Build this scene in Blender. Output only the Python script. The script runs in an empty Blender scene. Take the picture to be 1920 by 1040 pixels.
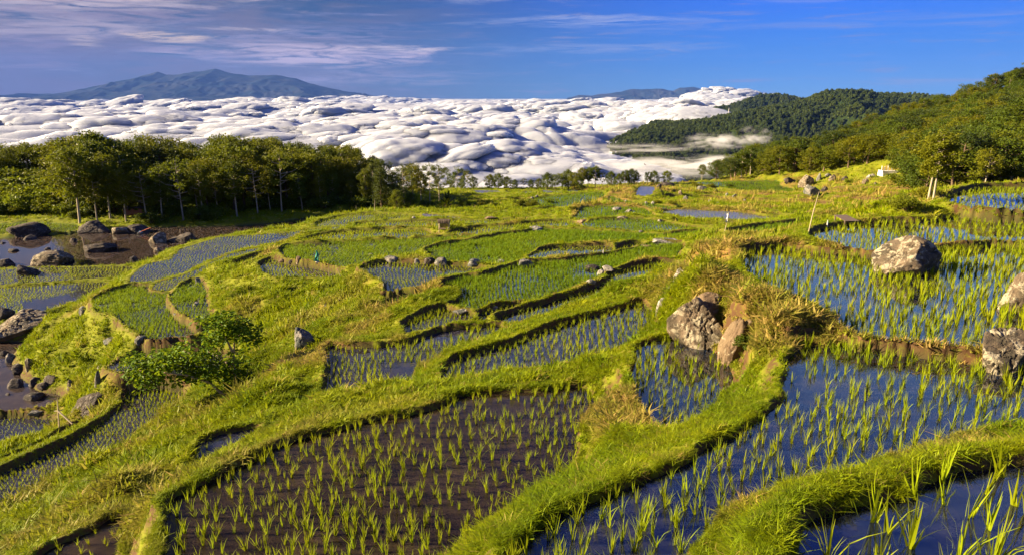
import bpy, bmesh, math, random
import numpy as np
from mathutils import Vector, Matrix, noise as mnoise
R = math.radians
SC = bpy.context.scene
COL = SC.collection

# ------------------------------------------------------------------ camera
F = 1274.0            # focal length in photograph pixels (photograph 1920 x 1040)
PITCH = R(15.0)
SC.render.resolution_x, SC.render.resolution_y = 1024, 554
cam_d = bpy.data.cameras.new('camera'); cam = bpy.data.objects.new('camera', cam_d); COL.objects.link(cam)
cam_d.sensor_width = 36.0; cam_d.lens = F / 1920 * 36.0
cam_d.clip_start = 0.05; cam_d.clip_end = 200000
cam.location = (0, 0, 0); cam.rotation_euler = (R(90) - PITCH, 0, 0)
SC.camera = cam

# ------------------------------------------------------------------ light
SUN_AZ, SUN_EL = R(-92), R(21)      # azimuth from the view direction (+Y) towards +X
sdir = Vector((math.sin(SUN_AZ) * math.cos(SUN_EL), math.cos(SUN_AZ) * math.cos(SUN_EL), math.sin(SUN_EL)))
sun_d = bpy.data.lights.new('sun', 'SUN'); sun = bpy.data.objects.new('sun', sun_d); COL.objects.link(sun)
sun_d.energy = 5.0; sun_d.angle = R(0.6); sun_d.color = (1.0, 0.80, 0.50)
sun.rotation_euler = sdir.to_track_quat('Z', 'Y').to_euler()
SC.view_settings.view_transform = 'Standard'; SC.view_settings.look = 'None'
SC.view_settings.gamma = 1; SC.view_settings.exposure = 2.38
SC.cycles.volume_bounces = 0
SC.cycles.transparent_max_bounces = 12

HAZE = 1.6e-5
MISTS = [(1345, 266, 1500, 90, 90, 26, 1.0, 0.03), (1415, 256, 1600, 50, 70, 30, 4.0, 0.016), (1190, 278, 1450, 170, 90, 14, 7.0, 0.016), (1300, 312, 1300, 210, 110, 26, 2.0, 0.05), (1430, 306, 1300, 90, 90, 22, 9.0, 0.04)]
class NT:
    """small node-tree helper"""
    def __init__(s, tree): s.t = tree; s.t.nodes.clear()
    def n(s, typ, **kw):
        nd = s.t.nodes.new(typ)
        for k, v in kw.items():
            if k.startswith('i_'):
                key = k[2:]
                key = int(key) if key.isdigit() else key.replace('_', ' ')
                s.set(nd.inputs[key], v)
            else: setattr(nd, k, v)
        return nd
    def set(s, sock, v):
        if isinstance(v, bpy.types.NodeSocket): s.t.links.new(v, sock)
        elif isinstance(v, bpy.types.Node): s.t.links.new(v.outputs[0], sock)
        else: sock.default_value = v
    def math(s, op, a, b=None, c=None, clamp=False):
        nd = s.t.nodes.new('ShaderNodeMath'); nd.operation = op; nd.use_clamp = clamp
        s.set(nd.inputs[0], a)
        if b is not None: s.set(nd.inputs[1], b)
        if c is not None: s.set(nd.inputs[2], c)
        return nd.outputs[0]
    def mix(s, f, a, b, blend='MIX'):
        nd = s.t.nodes.new('ShaderNodeMix'); nd.data_type = 'RGBA'; nd.blend_type = blend
        s.set(nd.inputs[0], f); s.set(nd.inputs[6], a); s.set(nd.inputs[7], b)
        return nd.outputs[2]
    def ramp(s, f, pts, interp='LINEAR'):
        nd = s.t.nodes.new('ShaderNodeValToRGB'); s.set(nd.inputs[0], f)
        cr = nd.color_ramp; cr.interpolation = interp
        while len(cr.elements) < len(pts): cr.elements.new(0.5)
        for e, (p, c) in zip(cr.elements, pts):
            e.position = p; e.color = (c, c, c, 1) if isinstance(c, (int, float)) else (*c, 1)
        return nd.outputs[0]
    def smooth(s, v, a, b):
        nd = s.t.nodes.new('ShaderNodeMapRange'); nd.interpolation_type = 'SMOOTHSTEP'
        s.set(nd.inputs[0], v); nd.inputs[1].default_value = a; nd.inputs[2].default_value = b
        return nd.outputs[0]
    def noise(s, vec, scale, detail=4, rough=0.55, w=None, dist=0.0):
        nd = s.t.nodes.new('ShaderNodeTexNoise')
        if w is not None: nd.noise_dimensions = '4D'; nd.inputs['W'].default_value = w
        s.set(nd.inputs['Vector'], vec); nd.inputs['Scale'].default_value = scale
        nd.inputs['Detail'].default_value = detail; nd.inputs['Roughness'].default_value = rough
        nd.inputs['Distortion'].default_value = dist
        return nd.outputs[0]
    def mapping(s, vec, scale=(1, 1, 1), rot=(0, 0, 0), loc=(0, 0, 0)):
        nd = s.t.nodes.new('ShaderNodeMapping'); s.set(nd.inputs[0], vec)
        nd.inputs['Scale'].default_value = scale; nd.inputs['Rotation'].default_value = rot; nd.inputs['Location'].default_value = loc
        return nd.outputs[0]

# ------------------------------------------------------------------ sky
world = bpy.data.worlds.new('World'); SC.world = world; world.use_nodes = True
w = NT(world.node_tree)
out = w.n('ShaderNodeOutputWorld'); bg = w.n('ShaderNodeBackground'); bg.inputs[1].default_value = 0.040
sky = w.n('ShaderNodeTexSky', sky_type='NISHITA', sun_disc=False)
sky.sun_elevation = SUN_EL; sky.sun_rotation = SUN_AZ; sky.altitude = 900; sky.air_density = 1.0; sky.dust_density = 0.3; sky.ozone_density = 3.0
tc = w.n('ShaderNodeTexCoord')
sep = w.n('ShaderNodeSeparateXYZ', i_0=tc.outputs['Generated'])
sx, sy, sz = sep.outputs
az = w.math('ARCTAN2', sx, sy)                     # radians, + to the right
el = w.math('ARCSINE', sz)
# deep tropical morning blue: the clear part of the sky
blue_r = w.ramp(w.math('MULTIPLY', el, 0.8, clamp=True), [(0.0, (0.50, 1.75, 3.6)), (0.035, (0.0, 1.10, 3.8)), (0.10, (0.0, 0.72, 4.6)), (0.15, (1.2, 2.5, 4.8)), (0.27, (1.0, 1.9, 4.4)), (0.45, (0.20, 0.50, 3.2))])
blue_l = w.ramp(w.math('MULTIPLY', el, 0.8, clamp=True), [(0.0, (0.26, 0.60, 1.15)), (0.04, (0.08, 0.36, 0.95)), (0.10, (0.03, 0.22, 0.80)), (0.15, (0.65, 0.98, 1.9)), (0.28, (0.6, 0.85, 1.7)), (0.50, (0.12, 0.22, 0.8))])
side = w.smooth(az, -0.30, 0.42)
clear = w.mix(side, blue_l, blue_r)
clear = w.mix(0.05, clear, sky.outputs[0])
# wisps: direction mapped on a high flat layer, stretched sideways
zz = w.math('ADD', w.math('MAXIMUM', sz, 0.0), 0.055)
comb = w.n('ShaderNodeCombineXYZ'); w.set(comb.inputs[0], w.math('DIVIDE', sx, zz)); w.set(comb.inputs[1], w.math('DIVIDE', sy, zz))
flat = comb.outputs[0]
ang = w.n('ShaderNodeCombineXYZ'); w.set(ang.inputs[0], az); w.set(ang.inputs[1], el)
angv = ang.outputs[0]
n1 = w.noise(w.mapping(angv, (3.0, 26.0, 1), (0, 0, R(3))), 1.5, 8, 0.62, dist=0.6)
n2 = w.noise(w.mapping(angv, (1.6, 11.0, 1), (0, 0, R(-2)), (3.1, 1.7, 0)), 1.7, 6, 0.6, dist=1.0)
n3 = w.noise(w.mapping(angv, (4.0, 60.0, 1), (0, 0, R(1)), (7, 2, 0)), 2.0, 8, 0.66, dist=0.3)
n4 = w.noise(w.mapping(angv, (3.2, 38.0, 1), (0, 0, R(2)), (1, 9, 0)), 3.0, 10, 0.68, dist=1.3)
left = w.smooth(az, 0.05, -0.42)
def blob(a0, e0, ra, re, soft=0.5):
    """soft elliptical patch of sky centred on azimuth/elevation in degrees, broken up by noise"""
    da = w.math('DIVIDE', w.math('SUBTRACT', az, R(a0)), R(ra)); de = w.math('DIVIDE', w.math('SUBTRACT', el, R(e0)), R(re))
    d = w.math('SQRT', w.math('ADD', w.math('MULTIPLY', da, da), w.math('MULTIPLY', de, de)))
    d = w.math('ADD', d, w.math('MULTIPLY', w.math('SUBTRACT', n1, 0.5), 2.6))
    return w.math('MULTIPLY', w.smooth(d, 1.15, 1.0 - soft * 1.3), w.smooth(n4, 0.36, 0.62))
bank = w.math('MULTIPLY', left, w.smooth(w.math('ADD', n2, w.math('MULTIPLY', w.math('SUBTRACT', n1, 0.5), 0.9)), 0.34, 0.62))
c = w.mix(w.math('MULTIPLY', bank, 0.80), clear, (1.05, 0.88, 1.22, 1))
lowleft = w.math('MULTIPLY', w.smooth(az, -0.36, -0.60), w.smooth(el, R(5.2), R(2.5)))
c = w.mix(w.math('MULTIPLY', lowleft, 0.75), c, (0.75, 0.62, 0.98, 1))
c = w.mix(w.math('MULTIPLY', w.math('MULTIPLY', w.smooth(n3, 0.50, 0.70), w.smooth(n4, 0.42, 0.6)), 0.6), c, (1.5, 1.5, 2.5, 1))
for (a0, e0, ra, re, k, colr) in [(-33, 7.2, 15, 1.8, 0.9, (2.3, 1.9, 2.2)), (-30, 5.6, 12, 0.9, 0.8, (1.6, 1.25, 1.7)), (-35, 3.4, 10, 1.6, 0.8, (1.35, 1.05, 1.5)), (-16, 4.6, 13, 0.8, 0.7, (1.5, 1.35, 2.1)), (-17, 3.2, 11, 1.2, 0.8, (2.3, 1.8, 2.3)), (-32, 6.9, 13, 1.35, 0.95, (3.31, 2.74, 2.84)), (-24, 7.5, 9, 0.8, 0.9, (3.31, 2.81, 3.10)), (-33, 4.4, 9, 0.9, 0.75, (2.45, 2.00, 2.24)),
                                  (-14.5, 3.0, 8.5, 1.0, 0.85, (3.31, 2.59, 2.90)), (-25.5, 4.05, 3.0, 0.42, 1.0, (4.68, 3.40, 2.38)), (-20, 4.75, 4.2, 0.22, 0.9, (3.96, 3.18, 3.04)),
                                  (-9.5, 3.55, 5.0, 0.30, 0.85, (3.89, 3.18, 3.30)), (-30.6, 3.5, 1.3, 0.5, 0.55, (3.74, 2.89, 2.38)), (-12, 1.3, 9, 0.8, 0.5, (2.30, 1.92, 2.57)),
                                  (-3, 7.4, 3, 0.5, 0.75, (2.45, 2.52, 3.43)), (5, 5.6, 9, 0.5, 0.6, (2.09, 2.37, 3.70)), (22, 5.0, 17, 0.55, 0.38, (1.22, 1.63, 3.43)),
                                  (7, 3.6, 11, 0.45, 0.5, (1.73, 2.00, 3.30)), (31, 0.9, 5, 0.25, 0.6, (1.44, 1.78, 2.90)), (24, 6.8, 6, 0.4, 0.35, (1.58, 1.92, 3.70))]:
    c = w.mix(w.math('MULTIPLY', blob(a0, e0, ra, re), k), c, (*colr, 1))
w.set(bg.inputs[0], c); w.set(out.inputs[0], bg.outputs[0])

# ------------------------------------------------------------------ numpy noise
def _h(ix, iy, seed):
    n = (ix.astype(np.int64) * 374761393 + iy.astype(np.int64) * 668265263 + seed * 1442695041) & 0xffffffff
    n = ((n ^ (n >> 13)) * 1274126177) & 0xffffffff
    n = ((n ^ (n >> 16)) * 2246822519) & 0xffffffff
    return ((n ^ (n >> 15)) & 0xffffff).astype(np.float64) / 0xffffff
def vnoise(x, y, seed=0):
    ix = np.floor(x); iy = np.floor(y); fx = x - ix; fy = y - iy
    fx = fx * fx * fx * (fx * (fx * 6 - 15) + 10); fy = fy * fy * fy * (fy * (fy * 6 - 15) + 10)
    a = _h(ix, iy, seed); b = _h(ix + 1, iy, seed); c_ = _h(ix, iy + 1, seed); d = _h(ix + 1, iy + 1, seed)
    return (a * (1 - fx) + b * fx) * (1 - fy) + (c_ * (1 - fx) + d * fx) * fy
def fbm(x, y, seed=0, octv=4, gain=0.5, lac=2.03):
    s = np.zeros_like(x, dtype=float); a = 1.0; tot = 0
    for k in range(octv):
        ca, sa = math.cos(0.7 * k), math.sin(0.7 * k)
        s += a * vnoise(x * ca - y * sa, x * sa + y * ca, seed + k * 17); tot += a; a *= gain; x = x * lac; y = y * lac
    return s / tot
def sstep(v, a, b):
    t = np.clip((v - a) / (b - a), 0, 1); return t * t * (3 - 2 * t)

# ------------------------------------------------------------------ tags and linking
def tag(o, label=None, cat=None, group=None, kind=None):
    if label: o['label'] = label
    if cat: o['category'] = cat
    if group: o['group'] = group
    if kind: o['kind'] = kind
    return o
def ray(px, py):
    u = (px - 960) / F; v = (520 - py) / F
    return np.array([u, math.cos(PITCH) + v * math.sin(PITCH), -math.sin(PITCH) + v * math.cos(PITCH)])
def at(px, py, z):
    d = ray(px, py); t = z / d[2]; return d * t
def fast_mesh(name, V, Fq, mat=None, smooth=False, tri=False):
    """V (n,3), Fq (m,4) or (m,3) -> mesh data"""
    me = bpy.data.meshes.new(name); V = np.asarray(V, dtype=np.float32); Fq = np.asarray(Fq, dtype=np.int32)
    k = Fq.shape[1]
    me.vertices.add(len(V)); me.vertices.foreach_set('co', V.ravel())
    me.loops.add(Fq.size); me.loops.foreach_set('vertex_index', Fq.ravel())
    me.polygons.add(len(Fq)); me.polygons.foreach_set('loop_start', np.arange(0, Fq.size, k, dtype=np.int32))
    me.polygons.foreach_set('use_smooth', np.full(len(Fq), smooth, dtype=bool))
    me.update(calc_edges=True)
    if mat: me.materials.append(mat)
    return me
def link(name, me, parent=None, loc=None):
    o = bpy.data.objects.new(name, me); COL.objects.link(o)
    if parent: o.parent = parent
    if loc is not None: o.location = loc
    return o
def empty(name, loc=(0, 0, 0), rz=0.0):
    o = bpy.data.objects.new(name, None); COL.objects.link(o); o.location = loc; o.rotation_euler = (0, 0, rz); o.empty_display_size = 0.2
    return o
def addattr(me, name, arr):
    a = me.attributes.new(name, 'FLOAT', 'POINT'); a.data.foreach_set('value', np.asarray(arr, dtype=np.float32).ravel())
def mat_new(name):
    m = bpy.data.materials.new(name); m.use_nodes = True; return m, NT(m.node_tree)
# ------------------------------------------------------------------ materials of the ground
def ground_material():
    m, t = mat_new('ground_grass_and_soil')
    o = t.n('ShaderNodeOutputMaterial'); b = t.n('ShaderNodeBsdfPrincipled')
    geo = t.n('ShaderNodeNewGeometry'); pos = geo.outputs['Position']
    a_bed = t.n('ShaderNodeAttribute', attribute_name='bed').outputs['Fac']
    a_dry = t.n('ShaderNodeAttribute', attribute_name='dry').outputs['Fac']
    a_steep = t.n('ShaderNodeAttribute', attribute_name='steep').outputs['Fac']
    a_field = t.n('ShaderNodeAttribute', attribute_name='field').outputs['Fac']
    nb = t.noise(pos, 0.35, 5, 0.6); nf = t.noise(pos, 6.0, 5, 0.65); nv = t.noise(pos, 40.0, 3, 0.6)
    g = t.mix(nb, (0.065, 0.095, 0.003, 1), (0.170, 0.180, 0.004, 1))
    g = t.mix(t.smooth(nf, 0.35, 0.7), g, (0.13, 0.13, 0.008, 1))
    g = t.mix(t.math('MULTIPLY', a_dry, t.smooth(nf, 0.25, 0.6)), g, (0.155, 0.085, 0.030, 1))
    soil = t.mix(nf, (0.020, 0.011, 0.006, 1), (0.095, 0.048, 0.022, 1))
    k = t.math('MULTIPLY', a_steep, t.smooth(nf, 0.25, 0.55))
    g = t.mix(k, g, soil)
    mud = t.mix(nf, (0.020, 0.014, 0.011, 1), (0.045, 0.030, 0.022, 1))
    fieldc = t.mix(nf, (0.040, 0.085, 0.010, 1), (0.080, 0.140, 0.012, 1))
    g = t.mix(a_bed, g, mud)
    g = t.mix(a_field, g, fieldc)
    t.set(b.inputs['Base Color'], g); b.inputs['Roughness'].default_value = 0.95
    b.inputs['Specular IOR Level'].default_value = 0.15
    bump = t.n('ShaderNodeBump', i_Strength=0.5, i_Distance=0.03); t.set(bump.inputs['Height'], t.math('ADD', nf, t.math('MULTIPLY', nv, 0.5)))
    t.set(b.inputs['Normal'], bump.outputs[0]); t.set(o.inputs[0], b.outputs[0])
    return m

def water_material(name, deep, shallow, rough=0.03, ior=1.45):
    m, t = mat_new(name)
    o = t.n('ShaderNodeOutputMaterial'); b = t.n('ShaderNodeBsdfPrincipled')
    pos = t.n('ShaderNodeNewGeometry').outputs['Position']
    n = t.noise(pos, 1.3, 5, 0.65)
    t.set(b.inputs['Base Color'], t.mix(t.smooth(n, 0.40, 0.70), (*deep, 1), (*shallow, 1)))
    b.inputs['Subsurface Weight'].default_value = 1.0; b.inputs['Subsurface Radius'].default_value = (1.0, 0.8, 0.6); b.inputs['Subsurface Scale'].default_value = 0.5   # murky water glows where light enters
    b.inputs['Roughness'].default_value = rough; b.inputs['IOR'].default_value = ior
    b.inputs['Specular IOR Level'].default_value = 0.5
    rip = t.noise(pos, 4.0, 3, 0.6)
    bump = t.n('ShaderNodeBump', i_Strength=0.05, i_Distance=0.02); t.set(bump.inputs['Height'], rip)
    t.set(b.inputs['Normal'], bump.outputs[0]); t.set(o.inputs[0], b.outputs[0])
    return m
W_BLUE = water_material('clear_paddy_water', (0.006, 0.010, 0.020), (0.030, 0.026, 0.024), 0.02, 1.85)
W_PURP = water_material('silty_paddy_water', (0.018, 0.020, 0.040), (0.035, 0.028, 0.036), 0.03, 1.50)
W_BROWN = water_material('muddy_paddy_water', (0.018, 0.012, 0.008), (0.036, 0.024, 0.014), 0.05, 1.33)
W_FAR = water_material('rippled_far_pond_water', (0.06, 0.06, 0.10), (0.10, 0.085, 0.11), 0.30, 1.40)
W_POND = water_material('pond_water', (0.035, 0.026, 0.024), (0.055, 0.038, 0.028), 0.015, 1.50)

# ------------------------------------------------------------------ the paddies, traced and set at their own levels
# name: (level, water, [outline], planting)   planting = (spacing, plant height, kind) ; kind 0 young sparse, 1 dense
PAD = {
 'nearest': (-2.3, W_BLUE, [(1523,1040),(1537,1012),(1578,980),(1643,952),(1754,915),(1846,899),(1920,883),(2150,855),(2350,900),(2300,1300),(1900,1500),(1540,1300)], (0.27,0.35,0)),
 'blue': (-5.0, W_BLUE, [(965,1052),(992,1021),(1061,966),(1154,929),(1240,904),(1292,878),(1361,832),(1431,786),(1472,754),(1477,712),(1481,685),(1514,652),(1551,652),(1615,652),(1685,664),(1777,678),(1855,694),(1920,700),(2150,715),(2200,760),(1920,768),(1800,795),(1731,814),(1629,846),(1546,874),(1454,892),(1385,925),(1338,952),(1292,998),(1269,1052),(1200,1250),(900,1200)], (0.24,0.34,0)),
 'upper': (-4.9, W_BLUE, [(1400,472),(1469,465),(1531,476),(1585,480),(1661,480),(1777,468),(1920,461),(2300,455),(2400,620),(2200,690),(1960,672),(1854,661),(1800,649),(1700,641),(1585,628),(1577,611),(1546,588),(1492,565),(1446,545),(1408,518),(1396,488)], (0.235,0.33,1)),
 'curved': (-4.8, W_BLUE, [(1523,449),(1527,438),(1565,426),(1662,418),(1758,415),(1800,407),(1920,399),(2250,395),(2300,445),(1920,449),(1835,445),(1738,449),(1681,461),(1661,468),(1604,466),(1546,457)], (0.25,0.28,1)),
 'highest': (-4.5, W_BLUE, [(1769,372),(1777,384),(1800,391),(1920,395),(2250,392),(2250,350),(1920,353),(1831,355)], (0.22,0.28,1)),
 'dark': (-6.6, W_BROWN, [(817,1040),(877,989),(946,948),(992,911),(1061,878),(1075,846),(1080,800),(1108,745),(1089,726),(1015,738),(923,740),(858,745),(821,772),(738,786),(669,800),(600,818),(535,837),(461,874),(392,906),(328,943),(323,1021),(320,1080),(330,1300),(650,1300),(740,1120)], (0.235,0.32,0)),
 'sliver': (-7.6, W_BROWN, [(92,1040),(152,1010),(217,975),(221,998),(208,1040),(205,1150),(80,1150)], (0.30,0.26,0)),
 'ledge': (-7.7, W_PURP, [(369,865),(383,832),(415,818),(485,805),(461,823),(415,846)], (0.35,0.26,0)),
 'pocket': (-6.1, W_BLUE, [(1203,655),(1218,643),(1274,634),(1315,648),(1357,680),(1361,698),(1357,721),(1325,758),(1269,800),(1241,811),(1228,791),(1205,758),(1198,735),(1195,698),(1200,670)], (0.22,0.34,1)),
 'violet': (-7.8, W_PURP, [(840,712),(835,694),(858,675),(900,664),(969,645),(1038,615),(1108,595),(1154,585),(1177,576),(1200,569),(1228,588),(1207,602),(1189,625),(1184,643),(1149,666),(1126,685),(1108,692),(1038,694),(1006,688),(941,694),(877,703)], (0.22,0.30,0)),
 'long': (-8.8, W_PURP, [(617,649),(635,653),(665,656),(711,652),(762,645),(796,633),(819,624),(831,622),(859,619),(900,615),(940,611),(907,633),(905,640),(854,654),(831,665),(785,682),(771,698),(766,716),(743,742),(699,751),(653,753),(616,760),(609,745),(614,728),(621,682)], (0.22,0.32,0)),
 'ribbon': (-8.9, W_BLUE, [(1274,498),(1230,495),(1189,502),(1142,516),(1142,528),(1096,548),(1050,562),(992,578),(946,592),(930,602),(965,606),(1015,595),(1062,576),(1108,558),(1177,539),(1212,533),(1246,523),(1269,514)], (0.20,0.28,1)),
 'wedge': (-8.95, W_PURP, [(759,610),(798,589),(831,581),(854,589),(886,592),(888,600),(854,610),(826,620),(817,615),(785,622),(768,626)], (0.19,0.29,1)),
 'nook': (-9.0, W_PURP, [(893,598),(905,587),(935,577),(981,571),(958,581),(923,592),(905,602)], (0.19,0.28,1)),
 'green': (-9.2, W_BLUE, [(845,575),(872,559),(865,541),(842,536),(831,534),(877,522),(900,521),(935,511),(969,498),(1011,495),(1062,491),(1108,484),(1154,478),(1193,468),(1223,460),(1278,461),(1269,475),(1267,486),(1200,490),(1177,498),(1145,507),(1133,516),(1103,530),(1050,551),(992,567),(958,569),(923,574),(895,582),(854,577)], (0.17,0.40,1)),
 'lens': (-9.5, W_BLUE, [(992,482),(1008,472),(1038,465),(1131,462),(1149,465),(1131,475),(1096,483),(1038,483),(1004,488)], (0.24,0.21,1)),
 'small lens': (-9.6, W_PURP, [(1140,477),(1177,459),(1207,458),(1189,468),(1149,477)], (0.24,0.24,1)),
 'middle': (-10.0, W_PURP, [(815,481),(801,470),(819,463),(865,456),(923,447),(940,443),(986,438),(1021,430),(1055,433),(1113,434),(1194,438),(1240,443),(1286,438),(1340,436),(1286,452),(1229,451),(1182,455),(1125,459),(1032,464),(998,478),(991,485),(960,495),(907,495),(842,491)], (0.18,0.40,1)),
 'broad': (-10.8, W_PURP, [(600,458),(704,452),(831,446),(912,442),(940,441),(865,454),(801,467),(792,477),(757,488),(715,491),(669,497),(646,498),(635,495),(577,484),(542,479),(531,468),(542,461)], (0.20,0.34,1)),
 'third row': (-11.3, W_BLUE, [(554,456),(565,452),(600,442),(646,435),(700,433),(715,431),(792,432),(808,438),(828,446),(738,449),(646,453),(588,455)], (0.23,0.29,1)),
 'beside the hut': (-10.95, W_PURP, [(842,437),(900,427),(946,424),(1009,418),(1065,415),(1083,422),(1111,433),(1055,432),(1021,429),(986,437),(940,440),(877,443),(831,444)], (0.22,0.29,1)),
 'second row': (-12.0, W_PURP, [(669,420),(715,417),(808,415),(900,413),(1000,412),(1065,413),(986,419),(940,421),(900,424),(842,432),(808,431),(715,430),(699,426)], (0.24,0.30,1)),
 'first row': (-13.3, W_PURP, [(600,417),(646,405),(692,401),(785,405),(803,412),(715,416),(669,419),(600,424)], (0.27,0.32,1)),
 'pale': (-13.2, W_PURP, [(247,523),(254,512),(277,495),(323,486),(328,477),(346,465),(400,449),(415,445),(531,437),(623,427),(658,421),(681,426),(669,432),(623,435),(577,447),(508,456),(462,465),(420,477),(402,488),(369,498),(342,514),(300,523),(284,530),(252,535)], (0.25,0.20,1)),
 'pale lower': (-12.75, W_PURP, [(300,528),(346,516),(381,500),(406,488),(429,478),(462,469),(531,461),(519,468),(443,484),(429,491),(397,500),(374,512),(353,525),(323,542),(300,542),(286,539)], (0.24,0.23,1)),
 'corner': (-12.0, W_PURP, [(443,493),(485,477),(531,469),(515,475),(512,486),(485,493),(471,500)], (0.24,0.23,1)),
 'crescent': (-11.15, W_PURP, [(492,495),(508,488),(542,493),(577,495),(600,505),(642,512),(623,518),(577,518),(524,517),(496,505)], (0.23,0.24,1)),
 'boulder edge': (-9.9, W_BLUE, [(678,501),(722,493),(775,495),(819,498),(877,501),(919,509),(889,516),(831,528),(796,535),(762,539),(729,544),(725,528)], (0.21,0.28,1)),
 'shaded nook': (-10.1, W_PURP, [(722,548),(785,542),(791,545),(785,561),(762,575),(738,578)], (0.20,0.32,1)),
 'bright green': (-12.9, W_PURP, [(198,551),(249,537),(323,543),(316,555),(318,576),(330,590),(360,604),(392,610),(392,627),(323,632),(288,632),(265,620),(238,599),(224,585),(196,581),(185,572),(180,560)], (0.20,0.37,1)),
 'inner green': (-12.4, W_PURP, [(324,551),(358,528),(376,528),(385,551),(388,583),(399,588),(381,602),(365,592),(337,574)], (0.20,0.37,1)),
 'boulder pond': (-16.0, W_POND, [(0,447),(69,439),(148,435),(208,434),(265,426),(400,425),(508,419),(612,402),(623,401),(588,410),(554,424),(485,435),(404,445),(358,456),(300,475),(293,484),(249,495),(122,498),(0,501),(-350,508),(-350,452)], None),
 'far left field': (-15.9, W_PURP, [(0,440),(25,437),(138,433),(145,422),(60,418),(0,421),(-300,426),(-300,446)], (0.30,0.29,1)),
 'below the pond': (-15.8, W_PURP, [(0,506),(55,501),(138,501),(245,500),(231,516),(162,521),(0,532),(-350,545),(-350,512)], (0.28,0.28,1)),
 'bare patch': (-15.95, W_PURP, [(0,539),(162,529),(215,532),(219,541),(185,555),(150,576),(92,588),(35,595),(0,590),(-300,600),(-300,548)], (0.25,0.26,1)),
 'rocky pond': (-16.4, W_POND, [(0,641),(50,640),(40,660),(20,672),(23,689),(46,712),(69,731),(104,738),(120,749),(92,763),(0,767),(-250,775),(-250,640)], None),
 'low left': (-16.6, W_PURP, [(0,781),(92,786),(101,800),(69,828),(0,846),(-220,930),(-220,782)], (0.24,0.24,1)),
 'thin strip': (-15.6, W_PURP, [(5,872),(60,846),(110,816),(172,790),(168,800),(118,823),(62,852)], (0.24,0.24,1)),
 'striped': (-14.4, W_PURP, [(0,892),(69,860),(138,828),(194,791),(231,758),(245,731),(277,731),(341,731),(341,754),(318,786),(277,800),(245,823),(221,851),(162,883),(83,929),(0,966),(-250,1110),(-250,1000)], (0.20,0.27,1)),
 'behind the tree': (-13.6, W_PURP, [(208,685),(254,666),(277,659),(323,662),(346,668),(400,665),(440,672),(438,692),(380,700),(300,692),(249,697)], (0.24,0.27,1)),
 'right row': (-10.5, W_PURP, [(1092,420),(1125,413),(1159,411),(1217,413),(1286,425),(1340,432),(1286,435),(1240,440),(1171,437),(1115,431)], (0.23,0.32,1)),
 'dome': (-11.3, W_PURP, [(1078,413),(1088,397),(1102,388),(1148,387),(1205,392),(1224,402),(1231,408),(1194,410),(1148,410),(1113,411)], (0.24,0.34,1)),
 'far shelf': (-14.5, W_PURP, [(995,376),(1032,369),(1129,362),(1130,383),(1078,385),(1005,384)], (0.34,0.40,1)),
 'far strip': (-12.2, W_PURP, [(1148,369),(1171,378),(1217,383),(1275,392),(1217,393),(1159,385),(1143,371)], (0.30,0.37,1)),
 'far pond': (-14.2, W_FAR, [(1192,365),(1201,350),(1226,351),(1222,362),(1210,367)], None),
 'shaded pond': (-12.0, W_FAR, [(1225,400),(1274,393),(1322,395),(1387,398),(1433,407),(1468,409),(1398,413),(1341,413),(1283,412),(1260,405)], (0.36,0.20,1)),
 'pale strip': (-11.6, W_PURP, [(1283,418),(1352,416),(1456,418),(1433,427),(1375,429)], (0.28,0.24,1)),
 'outer bank': (-8.2, W_PURP, [(1364,437),(1410,428),(1468,421),(1514,416),(1572,411),(1660,406),(1606,416),(1537,428),(1468,436),(1422,443)], (0.20,0.37,1)),
 'far meadow': (-18.5, W_PURP, [(1306,343),(1375,341),(1456,340),(1463,349),(1505,360),(1468,364),(1422,362),(1364,353)], (0.40,0.40,1)),
 'hut pool': (-12.7, W_FAR, [(794,401),(842,406),(884,411),(854,412),(801,407)], None),
 'far pool': (-18.6, W_FAR, [(984,360),(1005,361),(1000,365),(988,365)], None),
 'far wide pool': (-18.8, W_FAR, [(1018,357),(1048,360),(1060,362),(1024,363)], None),
 'far small pool': (-18.9, W_FAR, [(1065,357),(1083,357),(1081,361),(1066,360)], None),
 'ridge pool': (-19.5, W_FAR, [(888,357),(932,358),(936,361),(900,362)], None),
}
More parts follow.
